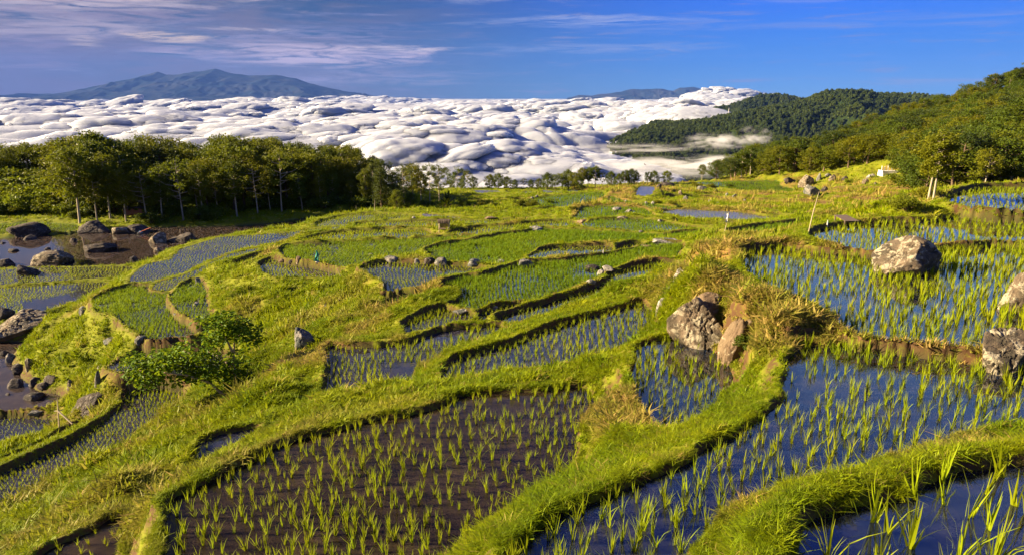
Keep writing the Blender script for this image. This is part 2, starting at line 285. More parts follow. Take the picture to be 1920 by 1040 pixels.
# free ground: (px, py, z, radius in m)
CTRL = [(550,560,-11.6,1.5),(600,620,-10.2,1.2),(480,560,-11.9,1.5),(520,640,-11.4,1.2),(470,700,-11.6,1.0),(440,752,-11.2,1.0),(560,700,-10.3,0.7),(650,560,-10.6,1.0),(690,600,-9.9,0.8),(690,520,-10.3,0.8),
 (200,874,-12.1,0.5),(100,985,-10.5,0.5),(335,800,-13.0,0.5),(0,1010,-11.0,0.5),(270,830,-12.6,0.5),(140,930,-11.7,0.5),(260,900,-10.2,0.4),(300,940,-7.9,0.3),(650,530,-10.9,1.0),
 (140,610,-14.3,1),(100,650,-14.9,1),(200,640,-13.9,1),(170,690,-15.2,1.0),(80,625,-15.0,1.0),(235,618,-13.25,0.8),(175,595,-13.7,1),(175,745,-15.6,1.0),(220,715,-14.6,0.6),
 (1390,458,-4.65,0.5),(1330,466,-5.1,0.5),(1300,520,-5.6,0.5),(1340,510,-4.8,0.4),(1400,560,-4.7,0.35),(1470,600,-4.6,0.35),(1430,640,-5.0,0.3),(1240,560,-7.0,0.4),(1150,760,-6.2,0.25),(1180,820,-5.8,0.2),(1270,470,-7.6,0.5),
 (1500,447,-4.6,0.3),(1300,600,-5.6,0.3),
 (1040,396,-15.2,2.0),(1000,398,-14.6,1.5),(1060,400,-14.6,1.2),(980,392,-13.6,1.5),(1010,386,-13.6,1.0),
 (860,380,-16.3,3),(900,372,-17.0,3),(940,380,-15.0,3),(740,390,-15.0,3),(838,352,-20.8,3),(900,352,-20.8,3),(1000,350,-20.8,3),(1100,346,-20.4,3),(1200,342,-19.6,3),(1290,342,-19.0,3),(1250,350,-17.5,3),
 (1525,357,-16.0,3),(1600,380,-12.6,2.5),(1700,398,-8.6,1.2),(1750,374,-10.6,2),(1665,327,-14.6,3),(1450,395,-12.0,2),(1480,338,-17.5,3),(1560,400,-11.0,2),(1650,360,-12.8,2.5),(1400,380,-13.5,2.5),(1350,375,-14.5,2.5),(1450,370,-15.0,2.5),
 (1850,345,-8.5,2.5),(1920,340,-8.0,2.5)]
# free ground far off: (px, forward distance, z, radius)
FAR = [(1340,235,-26.5,8),(1400,245,-22,8),(1450,250,-19,8),(1520,255,-15,8),(1600,260,-9.5,8),(1700,265,-3.5,8),(1770,265,1.0,8),(1850,270,4.5,8),(1920,275,8,8),(2100,270,14,10),(2300,250,18,10),
 (1500,160,-16.5,5),(1600,150,-14.5,5),(1700,140,-11.5,5),(1800,130,-9.5,5),(1920,120,-7,5),(1700,190,-11,6),(1850,190,-6,6),(2100,170,0,6),(1550,200,-17.5,6),(1430,190,-20,5),
 (100,100,-15.5,4),(400,100,-15.8,4),(700,100,-15.8,4),(0,130,-14,6),(350,130,-14,6),(600,125,-15,6),(-300,110,-14,6),
 (100,170,-26,8),(500,165,-26,8),(750,150,-21,6),(-300,170,-26,8),
 (800,205,-34,8),(1000,200,-31,8),(1200,190,-28,8),(1300,205,-30,8),(600,230,-60,8),(200,230,-60,8),(1000,250,-60,8)]

def _zrow(y, Y):
    d = ray(960, y); return Y * d[2] / d[1]
FAR[:11] = [(px, Y, _zrow(y, Y), 8) for px, Y, y in [(1340,225,345),(1400,232,333),(1450,240,323),(1520,248,298),(1600,255,268),(1660,260,241),(1710,262,228),(1780,265,208),(1850,270,176),(1930,275,140),(2080,280,100)]] + [(2300, 280, 22, 10)]
def smooth_poly(P):
    P = np.array(P, float); n = len(P); outp = []
    for i in range(n):
        p0, p1, p2, p3 = P[i - 1], P[i], P[(i + 1) % n], P[(i + 2) % n]
        for t in (0, 0.25, 0.5, 0.75):
            q = 0.5 * ((2 * p1) + (-p0 + p2) * t + (2 * p0 - 5 * p1 + 4 * p2 - p3) * t * t + (-p0 + 3 * p1 - 3 * p2 + p3) * t ** 3)
            outp.append(0.55 * q + 0.45 * (p1 * (1 - t) + p2 * t))
    return np.array(outp)
def inside(P, x, y):
    c_ = np.zeros(x.shape, bool); n = len(P)
    for i in range(n):
        x1, y1 = P[i]; x2, y2 = P[(i + 1) % n]
        if y1 == y2: continue
        k = ((y1 > y) != (y2 > y)) & (x < (x2 - x1) * (y - y1) / (y2 - y1) + x1)
        c_ ^= k
    return c_
def edge_dist(P, x, y):
    d = np.full(x.shape, 1e9); n = len(P)
    for i in range(n):
        a = P[i]; b_ = P[(i + 1) % n]; ab = b_ - a; L = ab @ ab
        if L < 1e-12: continue
        t = np.clip(((x - a[0]) * ab[0] + (y - a[1]) * ab[1]) / L, 0, 1)
        d = np.minimum(d, (x - a[0] - t * ab[0]) ** 2 + (y - a[1] - t * ab[1]) ** 2)
    return np.sqrt(d)

TH0, TH1, NTH = R(-58), R(58), 1060
R0, R1, NR = 1.0, 430.0, 1340
th = np.linspace(TH0, TH1, NTH); rho = np.linspace(math.log(R0), math.log(R1), NR)
dth = th[1] - th[0]; drho = rho[1] - rho[0]
RR, TT = np.meshgrid(np.exp(rho), th, indexing='ij'); GX = RR * np.sin(TT); GY = RR * np.cos(TT)
fix = np.zeros(GX.shape, bool); val = np.zeros(GX.shape); bed = np.zeros(GX.shape, np.int16) - 1
near = np.full(GX.shape, 99.0)
WPOLY = {}
names = sorted(PAD, key=lambda k: PAD[k][0])
for k in names:
    lvl, wm, pts, _ = PAD[k]
    sp = smooth_poly(pts)
    W0 = np.array([at(px, py, lvl)[:2] for px, py in sp])
    # the traced edge is where the near bund's grass hides the water: the paddy itself reaches a little further
    ty = np.roll(W0, -1, 0) - np.roll(W0, 1, 0); A_ = 0.5 * np.sum(W0[:, 0] * np.roll(W0[:, 1], -1) - np.roll(W0[:, 0], -1) * W0[:, 1])
    nrm = np.stack([ty[:, 1], -ty[:, 0]], -1) * (1 if A_ > 0 else -1); nrm /= np.linalg.norm(nrm, axis=1, keepdims=True) + 1e-9
    dist_ = W0[:, 1]; hide = np.where(dist_ < 18, 0.13, 0.20 if k not in ('pale', 'pale lower', 'below the pond', 'bare patch') else 0.05); sh = np.maximum(0, -nrm[:, 1]) * hide * dist_ / abs(lvl)
    W0[:, 1] -= sh; W0 += nrm * np.where(dist_ < 25, 0.05, 0.0)[:, None]
    WPOLY[k] = W0
# controls first (lowest priority)
for (px, py, z, rad) in CTRL:
    p = at(px, py, z); rad = min(rad, 0.35 + 0.008 * p[1]); m_ = (GX - p[0]) ** 2 + (GY - p[1]) ** 2 < rad * rad; fix |= m_; val[m_] = z
for (px, Y, z, rad) in FAR:
    x0 = (px - 960) / F * Y; m_ = (GX - x0) ** 2 + (GY - Y) ** 2 < rad * rad; fix |= m_; val[m_] = z
ridge = FAR[:12]
for a_, b_ in zip(ridge[:-1], ridge[1:]):
    for t_ in np.linspace(0, 1, 9):
        px, Y, z = [a_[i] * (1 - t_) + b_[i] * t_ for i in range(3)]
        x0 = (px - 960) / F * Y; m_ = (GX - x0) ** 2 + (GY - Y) ** 2 < 30; fix |= m_; val[m_] = z
for ki, k in enumerate(names):
    lvl = PAD[k][0]; P = WPOLY[k]; Ym = P[:, 1].mean()
    band = 0.22 if Ym < 25 else 0.24 + 0.003 * (Ym - 25)
    hb = (0.11 if Ym < 15 else 0.22 if Ym < 25 else 0.34) if k not in ('pale', 'pale lower', 'below the pond', 'bare patch', 'nearest') else 0.07
    pad_ = band + 2.0
    lo = P.min(0) - pad_; hi = P.max(0) + pad_
    sel = np.nonzero((GX > lo[0]) & (GX < hi[0]) & (GY > lo[1]) & (GY < hi[1]))
    x = GX[sel]; y = GY[sel]
    # wobble the shoreline a little
    wob = (vnoise(x * 1.7, y * 1.7, 5) - 0.5) * 0.14 + (vnoise(x * 6, y * 6, 6) - 0.5) * (0.05 if Ym < 14 else 0.0)
    d = edge_dist(P, x, y); ins = inside(P, x, y); sd = np.where(ins, -d, d) + wob
    near[sel] = np.minimum(near[sel], np.maximum(sd, 0))
    hv = hb * (0.75 + 0.5 * vnoise(x * 0.9, y * 0.9, 9))
    bnd = (sd > 0.02) & (sd <= band)
    v = lvl + hv * sstep(sd, -0.02, max(0.12, 0.0055 * Ym)) * (1 - 0.25 * sstep(sd, band * 0.6, band))
    # keep an existing lower bed outside of the band
    idx = (sel[0][bnd], sel[1][bnd]); fix[idx] = True; val[idx] = v[bnd]; bed[idx] = -1
    q = sd <= 0.02
    idx = (sel[0][q], sel[1][q]); fix[idx] = True; val[idx] = lvl - 0.06; bed[idx] = ki
# outer rim, deep under the clouds
thv = th[None, :]
rim = np.zeros(GX.shape, bool); rim[-4:, :] = True
hill = sstep(th, R(14), R(26))
fix |= rim; val = np.where(rim, (-190 * (1 - hill) + (-25) * hill)[None, :], val)

def solve(fix, val):
    H, W_ = fix.shape; z = None
    for s in (32, 16, 8, 4, 2, 1):
        h = (H + s - 1) // s; w_ = (W_ + s - 1) // s
        if s > 1:
            Fm = np.zeros((h * s, w_ * s)); Fm[:H, :W_] = fix; Vm = np.zeros((h * s, w_ * s)); Vm[:H, :W_] = val * fix
            cnt = Fm.reshape(h, s, w_, s).sum((1, 3)); sm = Vm.reshape(h, s, w_, s).sum((1, 3))
            f = cnt > 0; v = np.where(f, sm / np.maximum(cnt, 1), 0)
        else: f, v = fix, val
        if z is None: z0 = np.full((h, w_), -12.0)
        else:
            yi = np.clip((np.arange(h) + 0.5) / 2 - 0.5, 0, z.shape[0] - 1); xi = np.clip((np.arange(w_) + 0.5) / 2 - 0.5, 0, z.shape[1] - 1)
            y0 = np.floor(yi).astype(int); x0 = np.floor(xi).astype(int); y1 = np.minimum(y0 + 1, z.shape[0] - 1); x1 = np.minimum(x0 + 1, z.shape[1] - 1)
            fy = (yi - y0)[:, None]; fx = (xi - x0)[None, :]
            z0 = (z[y0][:, x0] * (1 - fx) + z[y0][:, x1] * fx) * (1 - fy) + (z[y1][:, x0] * (1 - fx) + z[y1][:, x1] * fx) * fy
        z = np.where(f, v, z0)
        wt = 1 / dth ** 2; wr = 1 / drho ** 2; tot = 2 * (wt + wr); wt /= tot; wr /= tot
        for it in range({32: 900, 16: 500, 8: 260, 4: 120, 2: 50, 1: 24}[s]):
            up = np.vstack([z[:1], z[:-1]]); dn = np.vstack([z[1:], z[-1:]])
            l = np.hstack([z[:, :1], z[:, :-1]]); r_ = np.hstack([z[:, 1:], z[:, -1:]])
            z = np.where(f, v, wr * (up + dn) + wt * (l + r_))
    return z
Z = solve(fix, val)
free = bed < 0
# micro terraces on the open hillsides further off
tm = free & (RR > 55)
forest_r = (TT > R(18)) & (RR > 118 + 60 * sstep(TT, R(30), R(16)))
forest_l = sstep(TT, R(-5.5), R(-8.5)) * sstep(RR, 82, 92)
tmask = sstep(RR, 55, 75) * free * (~forest_r) * (1 - forest_l) * sstep(RR, 195, 175) * sstep(near, 0.5, 2.5)
hstep = 0.75 + 0.5 * sstep(RR, 80, 150)
zn = Z + (fbm(GX / 9.0, GY / 9.0, 31, 3) - 0.5) * 1.6
q = zn / hstep; fl = np.floor(q); fr = q - fl
zt = (fl + sstep(fr, 0.62, 1.0)) * hstep
Z = Z * (1 - tmask) + tmask * (zt - (zn - Z) * 0.3)
smf = free & (RR > 9) & (near > 0.45 + 0.004 * RR)
for _ in range(7):     # banks slump: no knife-edged steps
    Zs = (np.vstack([Z[:1], Z[:-1]]) + np.vstack([Z[1:], Z[-1:]]) + np.hstack([Z[:, :1], Z[:, :-1]]) + np.hstack([Z[:, 1:], Z[:, -1:]])) / 4
    Z = np.where(smf & (slopey := (np.abs(Zs - Z) > 0.004 * RR * 0.25)), 0.4 * Z + 0.6 * Zs, Z)
for _ in range(4):
    Zh = (np.hstack([Z[:, :1], Z[:, :-1]]) + 2 * Z + np.hstack([Z[:, 1:], Z[:, -1:]])) / 4
    Z = np.where(free & (RR > 5), Zh, Z)
openm = sstep(near, 0.35, 1.6) * free
rough = (fbm(GX / 1.6, GY / 1.6, 3, 4) - 0.5) * 0.50 + (fbm(GX / 0.35, GY / 0.35, 4, 3) - 0.5) * 0.07
rough += np.abs(fbm(GX / 4.0, GY / 4.0, 8, 4) - 0.5) * 1.1
Z += openm * rough * (1 - tmask * 0.8) * np.clip(RR / 9.0, 0.5, 1.3)
Z += free * (fbm(GX / 0.12, GY / 0.12, 12, 3) - 0.5) * 0.05 * np.clip(RR / 10, 0.3, 1.5)

def zlook(A, x, y):
    x = np.asarray(x, float); y = np.asarray(y, float)
    r = np.hypot(x, y); t = np.arctan2(x, y)
    i = np.clip((np.log(np.maximum(r, R0)) - rho[0]) / drho, 0, NR - 1.001); j = np.clip((t - TH0) / dth, 0, NTH - 1.001)
    i0 = i.astype(int); j0 = j.astype(int); fi = i - i0; fj = j - j0
    return (A[i0, j0] * (1 - fj) + A[i0, j0 + 1] * fj) * (1 - fi) + (A[i0 + 1, j0] * (1 - fj) + A[i0 + 1, j0 + 1] * fj) * fi
def ground(x, y): return float(zlook(Z, np.array([x]), np.array([y]))[0])
def hit(px, py, water=True):
    """where the sight line through a photograph pixel meets the terrain"""
    d = ray(px, py); t = np.exp(np.linspace(math.log(1.2), math.log(400), 6000))
    X = d[0] * t; Y = d[1] * t; zz_ = d[2] * t; g = zlook(Z, X, Y)
    k = np.nonzero(zz_ < g)[0]
    if len(k) == 0: k = [len(t) - 1]
    return Vector((X[k[0]], Y[k[0]], g[k[0]]))
# slope steepness
dzr = np.gradient(Z, axis=0) / (RR * drho); dzt = np.gradient(Z, axis=1) / (RR * dth)
slope = np.hypot(dzr, dzt)
def dry_patch():
    D = np.zeros(GX.shape)
    for (px, py, z, rad) in [(1340,455,-4.6,2.2),(1400,452,-4.5,1.6),(1450,452,-4.6,1.4),(1420,560,-4.7,1.3),(1500,610,-4.7,1.5),(1290,530,-5.8,1.0),(1350,540,-5,0.9),(1600,640,-4.85,0.9),(1700,655,-4.85,0.9),(1800,665,-4.85,0.9),
                             (1600,470,-4.7,1.5),(1750,455,-4.7,1.2),(550,720,-10.3,1.5),(620,700,-9.5,1.5),(730,590,-9.9,1.5),(800,555,-9.7,1.6),(1190,790,-6.0,0.9),(1225,470,-8,1.5),(690,620,-9.5,1.2),(330,640,-13.2,2.0),(1150,760,-6.2,0.9),(500,500,-12,1.4)]:
        p = at(px, py, z); D = np.maximum(D, 1 - sstep(np.hypot(GX - p[0], GY - p[1]), rad * 0.5, rad))
    D = np.maximum(D, 0.6 * sstep(fbm(GX / 3.1, GY / 3.1, 77, 4), 0.60, 0.72) * (RR < 60))
    far = (RR > 60) & (TT > R(5)) & (RR < 190)
    D = np.maximum(D, far * sstep(fbm(GX / 6, GY / 6, 78, 4), 0.47, 0.62) * 0.9)
    return D
DRY = dry_patch() * free
idx = np.arange(NR * NTH).reshape(NR, NTH)
quads = np.stack([idx[:-1, :-1], idx[:-1, 1:], idx[1:, 1:], idx[1:, :-1]], -1).reshape(-1, 4)
gme = fast_mesh('ground', np.stack([GX, GY, Z], -1).reshape(-1, 3), quads, ground_material(), smooth=True)
addattr(gme, 'bed', (bed >= 0) * 1.0)
addattr(gme, 'dry', DRY)
addattr(gme, 'steep', np.maximum(sstep(slope, 0.3, 0.6) * tmask, sstep(slope, 0.5, 1.0) * sstep(near, 0.5, 0.3)) * free * (RR < 200))
addattr(gme, 'field', sstep(RR, 80, 110) * (bed >= 0))
ground_o = link('ground', gme); tag(ground_o, kind='structure')

# water sheets, one per flooded paddy
def tri_fan_poly(P, z, name, mat):
    bm = bmesh.new(); vs = [bm.verts.new((p[0], p[1], z)) for p in P]
    f = bm.faces.new(vs); bmesh.ops.triangulate(bm, faces=[f]); bmesh.ops.recalc_face_normals(bm, faces=bm.faces)
    for f in bm.faces:
        if f.normal.z < 0: f.normal_flip()
    me = bpy.data.meshes.new(name); bm.to_mesh(me); bm.free(); me.materials.append(mat); return me
def grow(P, d):
    n = len(P); A = 0.5 * sum(P[i][0] * P[(i + 1) % n][1] - P[(i + 1) % n][0] * P[i][1] for i in range(n))
    sgn = 1 if A > 0 else -1; Q = []
    for i in range(n):
        t = P[(i + 1) % n] - P[i - 1]; L = np.hypot(*t) + 1e-9
        Q.append(P[i] + sgn * d * np.array([t[1], -t[0]]) / L)
    return np.array(Q)
for k in names:
    lvl, wm, pts, pl = PAD[k]
    o = link('water', tri_fan_poly(grow(WPOLY[k], 0.07), lvl, 'water', wm)); tag(o, kind='structure')
# ------------------------------------------------------------------ sea of cloud in the valley
def puff(x, y, seed):
    """rounded heaps with creases between them (distance to scattered centres)"""
    ix = np.floor(x); iy = np.floor(y); best = np.full(x.shape, 9.0)
    for dx in (-1, 0, 1):
        for dy in (-1, 0, 1):
            cx = ix + dx; cy = iy + dy
            px = cx + 0.1 + 0.8 * _h(cx, cy, seed); py = cy + 0.1 + 0.8 * _h(cx, cy, seed + 1); r_ = 0.65 + 0.5 * _h(cx, cy, seed + 2)
            best = np.minimum(best, ((x - px) ** 2 + (y - py) ** 2) / r_)
    return np.sqrt(np.clip(1 - 0.9 * best, 0, 1))
def billow(x, y, seed): return puff(x, y, seed)
CLOUD = {}
def cloud_sea():
    A = 950; B = 960; t = np.linspace(R(-52), R(52), A); r = np.exp(np.linspace(math.log(760), math.log(28500), B))
    rr, tt = np.meshgrid(r, t, indexing='ij'); x = rr * np.sin(tt); y = rr * np.cos(tt)
    wx = x + 300 * (fbm(x / 700, y / 700, 50, 4) - 0.5); wy = y + 300 * (fbm(x / 700, y / 700, 51, 4) - 0.5)
    h = (fbm(wx / 2600, wy / 1700, 55, 3) - 0.5) * 90 * (0.4 + 0.6 * sstep(rr, 900, 4000))
    cover = sstep(fbm(wx / 1500, wy / 900, 56, 3), 0.36, 0.60)
    for k, (L, amp) in enumerate([(1500, 55), (650, 66), (290, 100), (150, 66), (75, 34), (36, 15)]):
        vis = sstep(L / rr, 0.010, 0.030)          # the grid cannot carry waves finer than its cells
        damp = (0.45 + 0.55 * sstep(rr, 1000, 3000)) * (1 - 0.25 * sstep(rr, 5000, 16000))
        h += amp * (puff(wx / (L * 1.2), wy / (L * 0.9), 60 + 5 * k) - 0.5) * vis * damp * (0.35 + 0.75 * cover)
        wx = wx + 0.12 * L * (vnoise(wx / L * 2, wy / L * 2, 70 + k) - 0.5); 
    h += 7 * (fbm(wx / 60, wy / 60, 58, 4) - 0.5) * sstep(60 / rr, 0.01, 0.03)
    z = -200 + h - 50 * sstep(rr, 6000, 15000)
    def bump(px, Y, rad, hh):
        x0 = (px - 960) / F * Y; g = np.exp(-(((x - x0) ** 2 + (y - Y) ** 2) / rad ** 2))
        return g ** 0.7 * hh * (0.15 + 0.75 * puff(x / 520, y / 520, 90) + 0.35 * puff(x / 230, y / 230, 91) + 0.2 * puff(x / 110, y / 110, 92))
    for b_ in [(1322, 11000, 430, 120), (1362, 11300, 450, 80), (1400, 11500, 700, 70), (1270, 12500, 1000, 60), (1470, 12000, 900, 50), (700, 15000, 800, 80), (610, 14000, 1300, 45),
               (850, 16000, 1500, 30), (760, 15500, 900, 20), (1000, 14000, 1500, 20), (500, 15000, 1200, 50), (1120, 13000, 900, 50)]:
        z += bump(*b_)
    # troughs that show as the long grey-blue shadows
    for (px, Y, ax, ay, dep) in [(1120, 3300, 620, 330, 75), (1010, 3600, 500, 220, 45), (1250, 2500, 420, 260, 45), (760, 3900, 700, 200, 40), (330, 3300, 700, 240, 35), (100, 3200, 500, 260, 40)]:
        x0 = (px - 960) / F * Y; z -= dep * np.exp(-(((x - x0) / ax) ** 2 + ((y - Y) / ay) ** 2))
    x0 = (1400 - 960) / F * 1750; z -= 80 * np.exp(-(((x - x0) / 480) ** 2 + ((y - 1750) / 480) ** 2) ** 2)
    z = np.where(z > -85, -85 + 0.25 * (z + 85) + 0.75 * (z + 85) * sstep(rr, 5000, 9000), z)
    i = np.arange(A * B).reshape(B, A); q = np.stack([i[:-1, :-1], i[:-1, 1:], i[1:, 1:], i[1:, :-1]], -1).reshape(-1, 4)
    m, t_ = mat_new('cloud_white'); o = t_.n('ShaderNodeOutputMaterial'); d = t_.n('ShaderNodeBsdfPrincipled')
    d.inputs['Base Color'].default_value = (0.215, 0.23, 0.275, 1); d.inputs['Roughness'].default_value = 1.0; d.inputs['Specular IOR Level'].default_value = 0.0
    d.inputs['Subsurface Weight'].default_value = 1.0; d.inputs['Subsurface Radius'].default_value = (1.0, 1.0, 1.0); d.inputs['Subsurface Scale'].default_value = 90.0
    bp = t_.n('ShaderNodeBump', i_Strength=0.5, i_Distance=14.0)
    pos = t_.n('ShaderNodeNewGeometry').outputs['Position']
    t_.set(bp.inputs['Height'], t_.noise(pos, 0.009, 8, 0.68, dist=0.8)); t_.set(d.inputs['Normal'], bp.outputs[0])
    t_.set(o.inputs[0], d)
    co = link('cloud_sea', fast_mesh('cloud_sea', np.stack([x, y, z], -1).reshape(-1, 3), q, m, smooth=True))
    CLOUD.update(m=m, x=x, y=y, z=z, r=r, t=t)
    tag(co, 'rolling sea of white cloud filling the valley beyond the terraces', 'cloud sea', kind='stuff')
cloud_sea()

# ------------------------------------------------------------------ mountains and far hills
def interp(pts, x):
    p = np.array(pts, float); return np.interp(x, p[:, 0], p[:, 1])
def range_mesh(name, sky, Yf, front, back, mat, rough_amp, rough_len, foot, nx=420, ny=150, power=1.0, warp=0.35):
    """a ridge whose crest line is seen at the photograph rows 'sky'; falls away towards the camera and behind"""
    x0, x1 = sky[0][0], sky[-1][0]
    px = np.linspace(x0, x1, nx); s = np.linspace(-1, 1, ny)
    P, S = np.meshgrid(px, s, indexing='xy')
    Yr = Yf(P) if callable(Yf) else np.full(P.shape, float(Yf))
    Y = Yr + np.where(S < 0, S * front, S * back)
    v = (520 - interp(sky, P)) / F; u = (P - 960) / F
    top = Yr * (-math.sin(PITCH) + v * math.cos(PITCH)) / (math.cos(PITCH) + v * math.sin(PITCH))
    X = u * Yr / (math.cos(PITCH) + v * math.sin(PITCH))
    rdg = 1 - np.abs(2 * fbm(X / rough_len + 0.6 * fbm(Y / rough_len, X / rough_len, 7, 3), Y / (rough_len * 1.6), 21, 5, 0.55) - 1)
    fall = np.abs(S) ** power
    z = top * (1 - fall) + foot * fall
    z += (rdg - 0.72) * rough_amp * np.minimum(1, np.abs(S) * 3.0) * (1 - 0.4 * fall) * (1.5 if warp else 1)
    z += (fbm(X / (rough_len * 0.22), Y / (rough_len * 0.22), 23, 4) - 0.5) * rough_amp * 0.14
    i = np.arange(nx * ny).reshape(ny, nx); q = np.stack([i[:-1, :-1], i[:-1, 1:], i[1:, 1:], i[1:, :-1]], -1).reshape(-1, 4)
    o = link(name, fast_mesh(name, np.stack([X, Y, z], -1).reshape(-1, 3), q, mat, smooth=True)); tag(o, kind='structure')
    return X, Y, z
def slope_mat(name, a, b, scale):
    m, t = mat_new(name); o = t.n('ShaderNodeOutputMaterial'); d = t.n('ShaderNodeBsdfDiffuse')
    pos = t.n('ShaderNodeNewGeometry').outputs['Position']
    t.set(d.inputs[0], t.mix(t.smooth(t.noise(pos, scale, 6, 0.6), 0.35, 0.65), (*a, 1), (*b, 1))); t.set(o.inputs[0], d); return m
M_MTN = slope_mat('far_mountain_forest', (0.012, 0.022, 0.030), (0.030, 0.034, 0.038), 0.0015)  # forest tone with the blue of distance haze put into the colour
M_HILL = slope_mat('hill_forest_floor', (0.010, 0.018, 0.006), (0.020, 0.030, 0.008), 0.02)
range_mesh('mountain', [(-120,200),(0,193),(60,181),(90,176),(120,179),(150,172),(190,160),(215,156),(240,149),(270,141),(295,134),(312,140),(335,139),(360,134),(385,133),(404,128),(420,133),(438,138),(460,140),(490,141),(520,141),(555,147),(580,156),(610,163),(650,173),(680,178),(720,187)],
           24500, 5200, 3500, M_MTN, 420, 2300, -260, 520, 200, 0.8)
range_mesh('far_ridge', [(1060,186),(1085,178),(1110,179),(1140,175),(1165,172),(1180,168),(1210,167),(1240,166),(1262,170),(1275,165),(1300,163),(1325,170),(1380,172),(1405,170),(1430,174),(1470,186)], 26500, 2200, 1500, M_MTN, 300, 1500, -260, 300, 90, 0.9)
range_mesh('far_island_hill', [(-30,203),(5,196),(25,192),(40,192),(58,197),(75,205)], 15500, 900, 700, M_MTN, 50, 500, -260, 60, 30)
range_mesh('island_hill', [(640,222),(655,217),(663,219),(680,214),(700,207),(718,206),(726,210),(738,216)], 6900, 420, 300, M_HILL, 26, 200, -230, 90, 40)
hillX, hillY, hillZ = range_mesh('forested_hill', [(1130,275),(1180,258),(1215,247),(1260,240),(1300,232),(1345,229),(1380,222),(1420,214),(1450,208),(1480,201),(1510,193),(1540,180),(1560,174),(1600,174),(1632,181),(1665,181),(1700,182),(1740,185),(1775,188),(1850,193),(1980,200),(2150,205)],
           lambda p: 2050 + (p - 1180) * 0.7, 1150, 500, M_HILL, 120, 420, -250, 420, 190, 1.15)
peakX, peakY, peakZ = range_mesh('forested_peak', [(1290,232),(1310,222),(1340,210),(1365,203),(1390,193),(1410,187),(1428,182),(1445,184),(1460,182),(1480,188),(1520,196),(1600,210)], 3600, 900, 600, M_HILL, 130, 500, -260, 260, 110, 1.1)

# ------------------------------------------------------------------ instancing of things nobody could count
def proto_collection(name, objs):
    c_ = bpy.data.collections.new(name)
    for i, me in enumerate(objs):
        o = bpy.data.objects.new('%s_%02d' % (name, i), me); c_.objects.link(o)
    return c_
def scatter(name, pts, rot, scl, pick, coll, extra=None):
    """one object: vertices carry rotation, scale and kind; geometry nodes put an instance on each"""
    me = bpy.data.meshes.new(name); n = len(pts); me.vertices.add(n)
    me.vertices.foreach_set('co', np.asarray(pts, np.float32).ravel())
    a = me.attributes.new('rot', 'FLOAT_VECTOR', 'POINT'); a.data.foreach_set('vector', np.asarray(rot, np.float32).ravel())
    a = me.attributes.new('scl', 'FLOAT_VECTOR', 'POINT'); a.data.foreach_set('vector', np.asarray(scl, np.float32).ravel())
    a = me.attributes.new('pick', 'INT', 'POINT'); a.data.foreach_set('value', np.asarray(pick, np.int32))
    addattr(me, 'tone', extra if extra is not None else np.zeros(n))
    o = link(name, me)
    ng = bpy.data.node_groups.new(name + '_scatter', 'GeometryNodeTree')
    ng.interface.new_socket('Geometry', in_out='INPUT', socket_type='NodeSocketGeometry')
    ng.interface.new_socket('Geometry', in_out='OUTPUT', socket_type='NodeSocketGeometry')
    N = ng.nodes; L = ng.links
    gi = N.new('NodeGroupInput'); go = N.new('NodeGroupOutput'); iop = N.new('GeometryNodeInstanceOnPoints')
    m2p = N.new('GeometryNodeMeshToPoints'); L.new(gi.outputs[0], m2p.inputs[0]); L.new(m2p.outputs[0], iop.inputs['Points'])
    ci = N.new('GeometryNodeCollectionInfo'); ci.inputs['Collection'].default_value = coll
    ci.inputs['Separate Children'].default_value = True; ci.inputs['Reset Children'].default_value = True
    L.new(ci.outputs[0], iop.inputs['Instance']); iop.inputs['Pick Instance'].default_value = True
    def na(nm, ty):
        nd = N.new('GeometryNodeInputNamedAttribute'); nd.data_type = ty; nd.inputs[0].default_value = nm; return nd.outputs[0]
    L.new(na('pick', 'INT'), iop.inputs['Instance Index'])
    L.new(na('rot', 'FLOAT_VECTOR'), iop.inputs['Rotation']); L.new(na('scl', 'FLOAT_VECTOR'), iop.inputs['Scale'])
    L.new(iop.outputs[0], go.inputs[0])
    md = o.modifiers.new('scatter', 'NODES'); md.node_group = ng
    return o
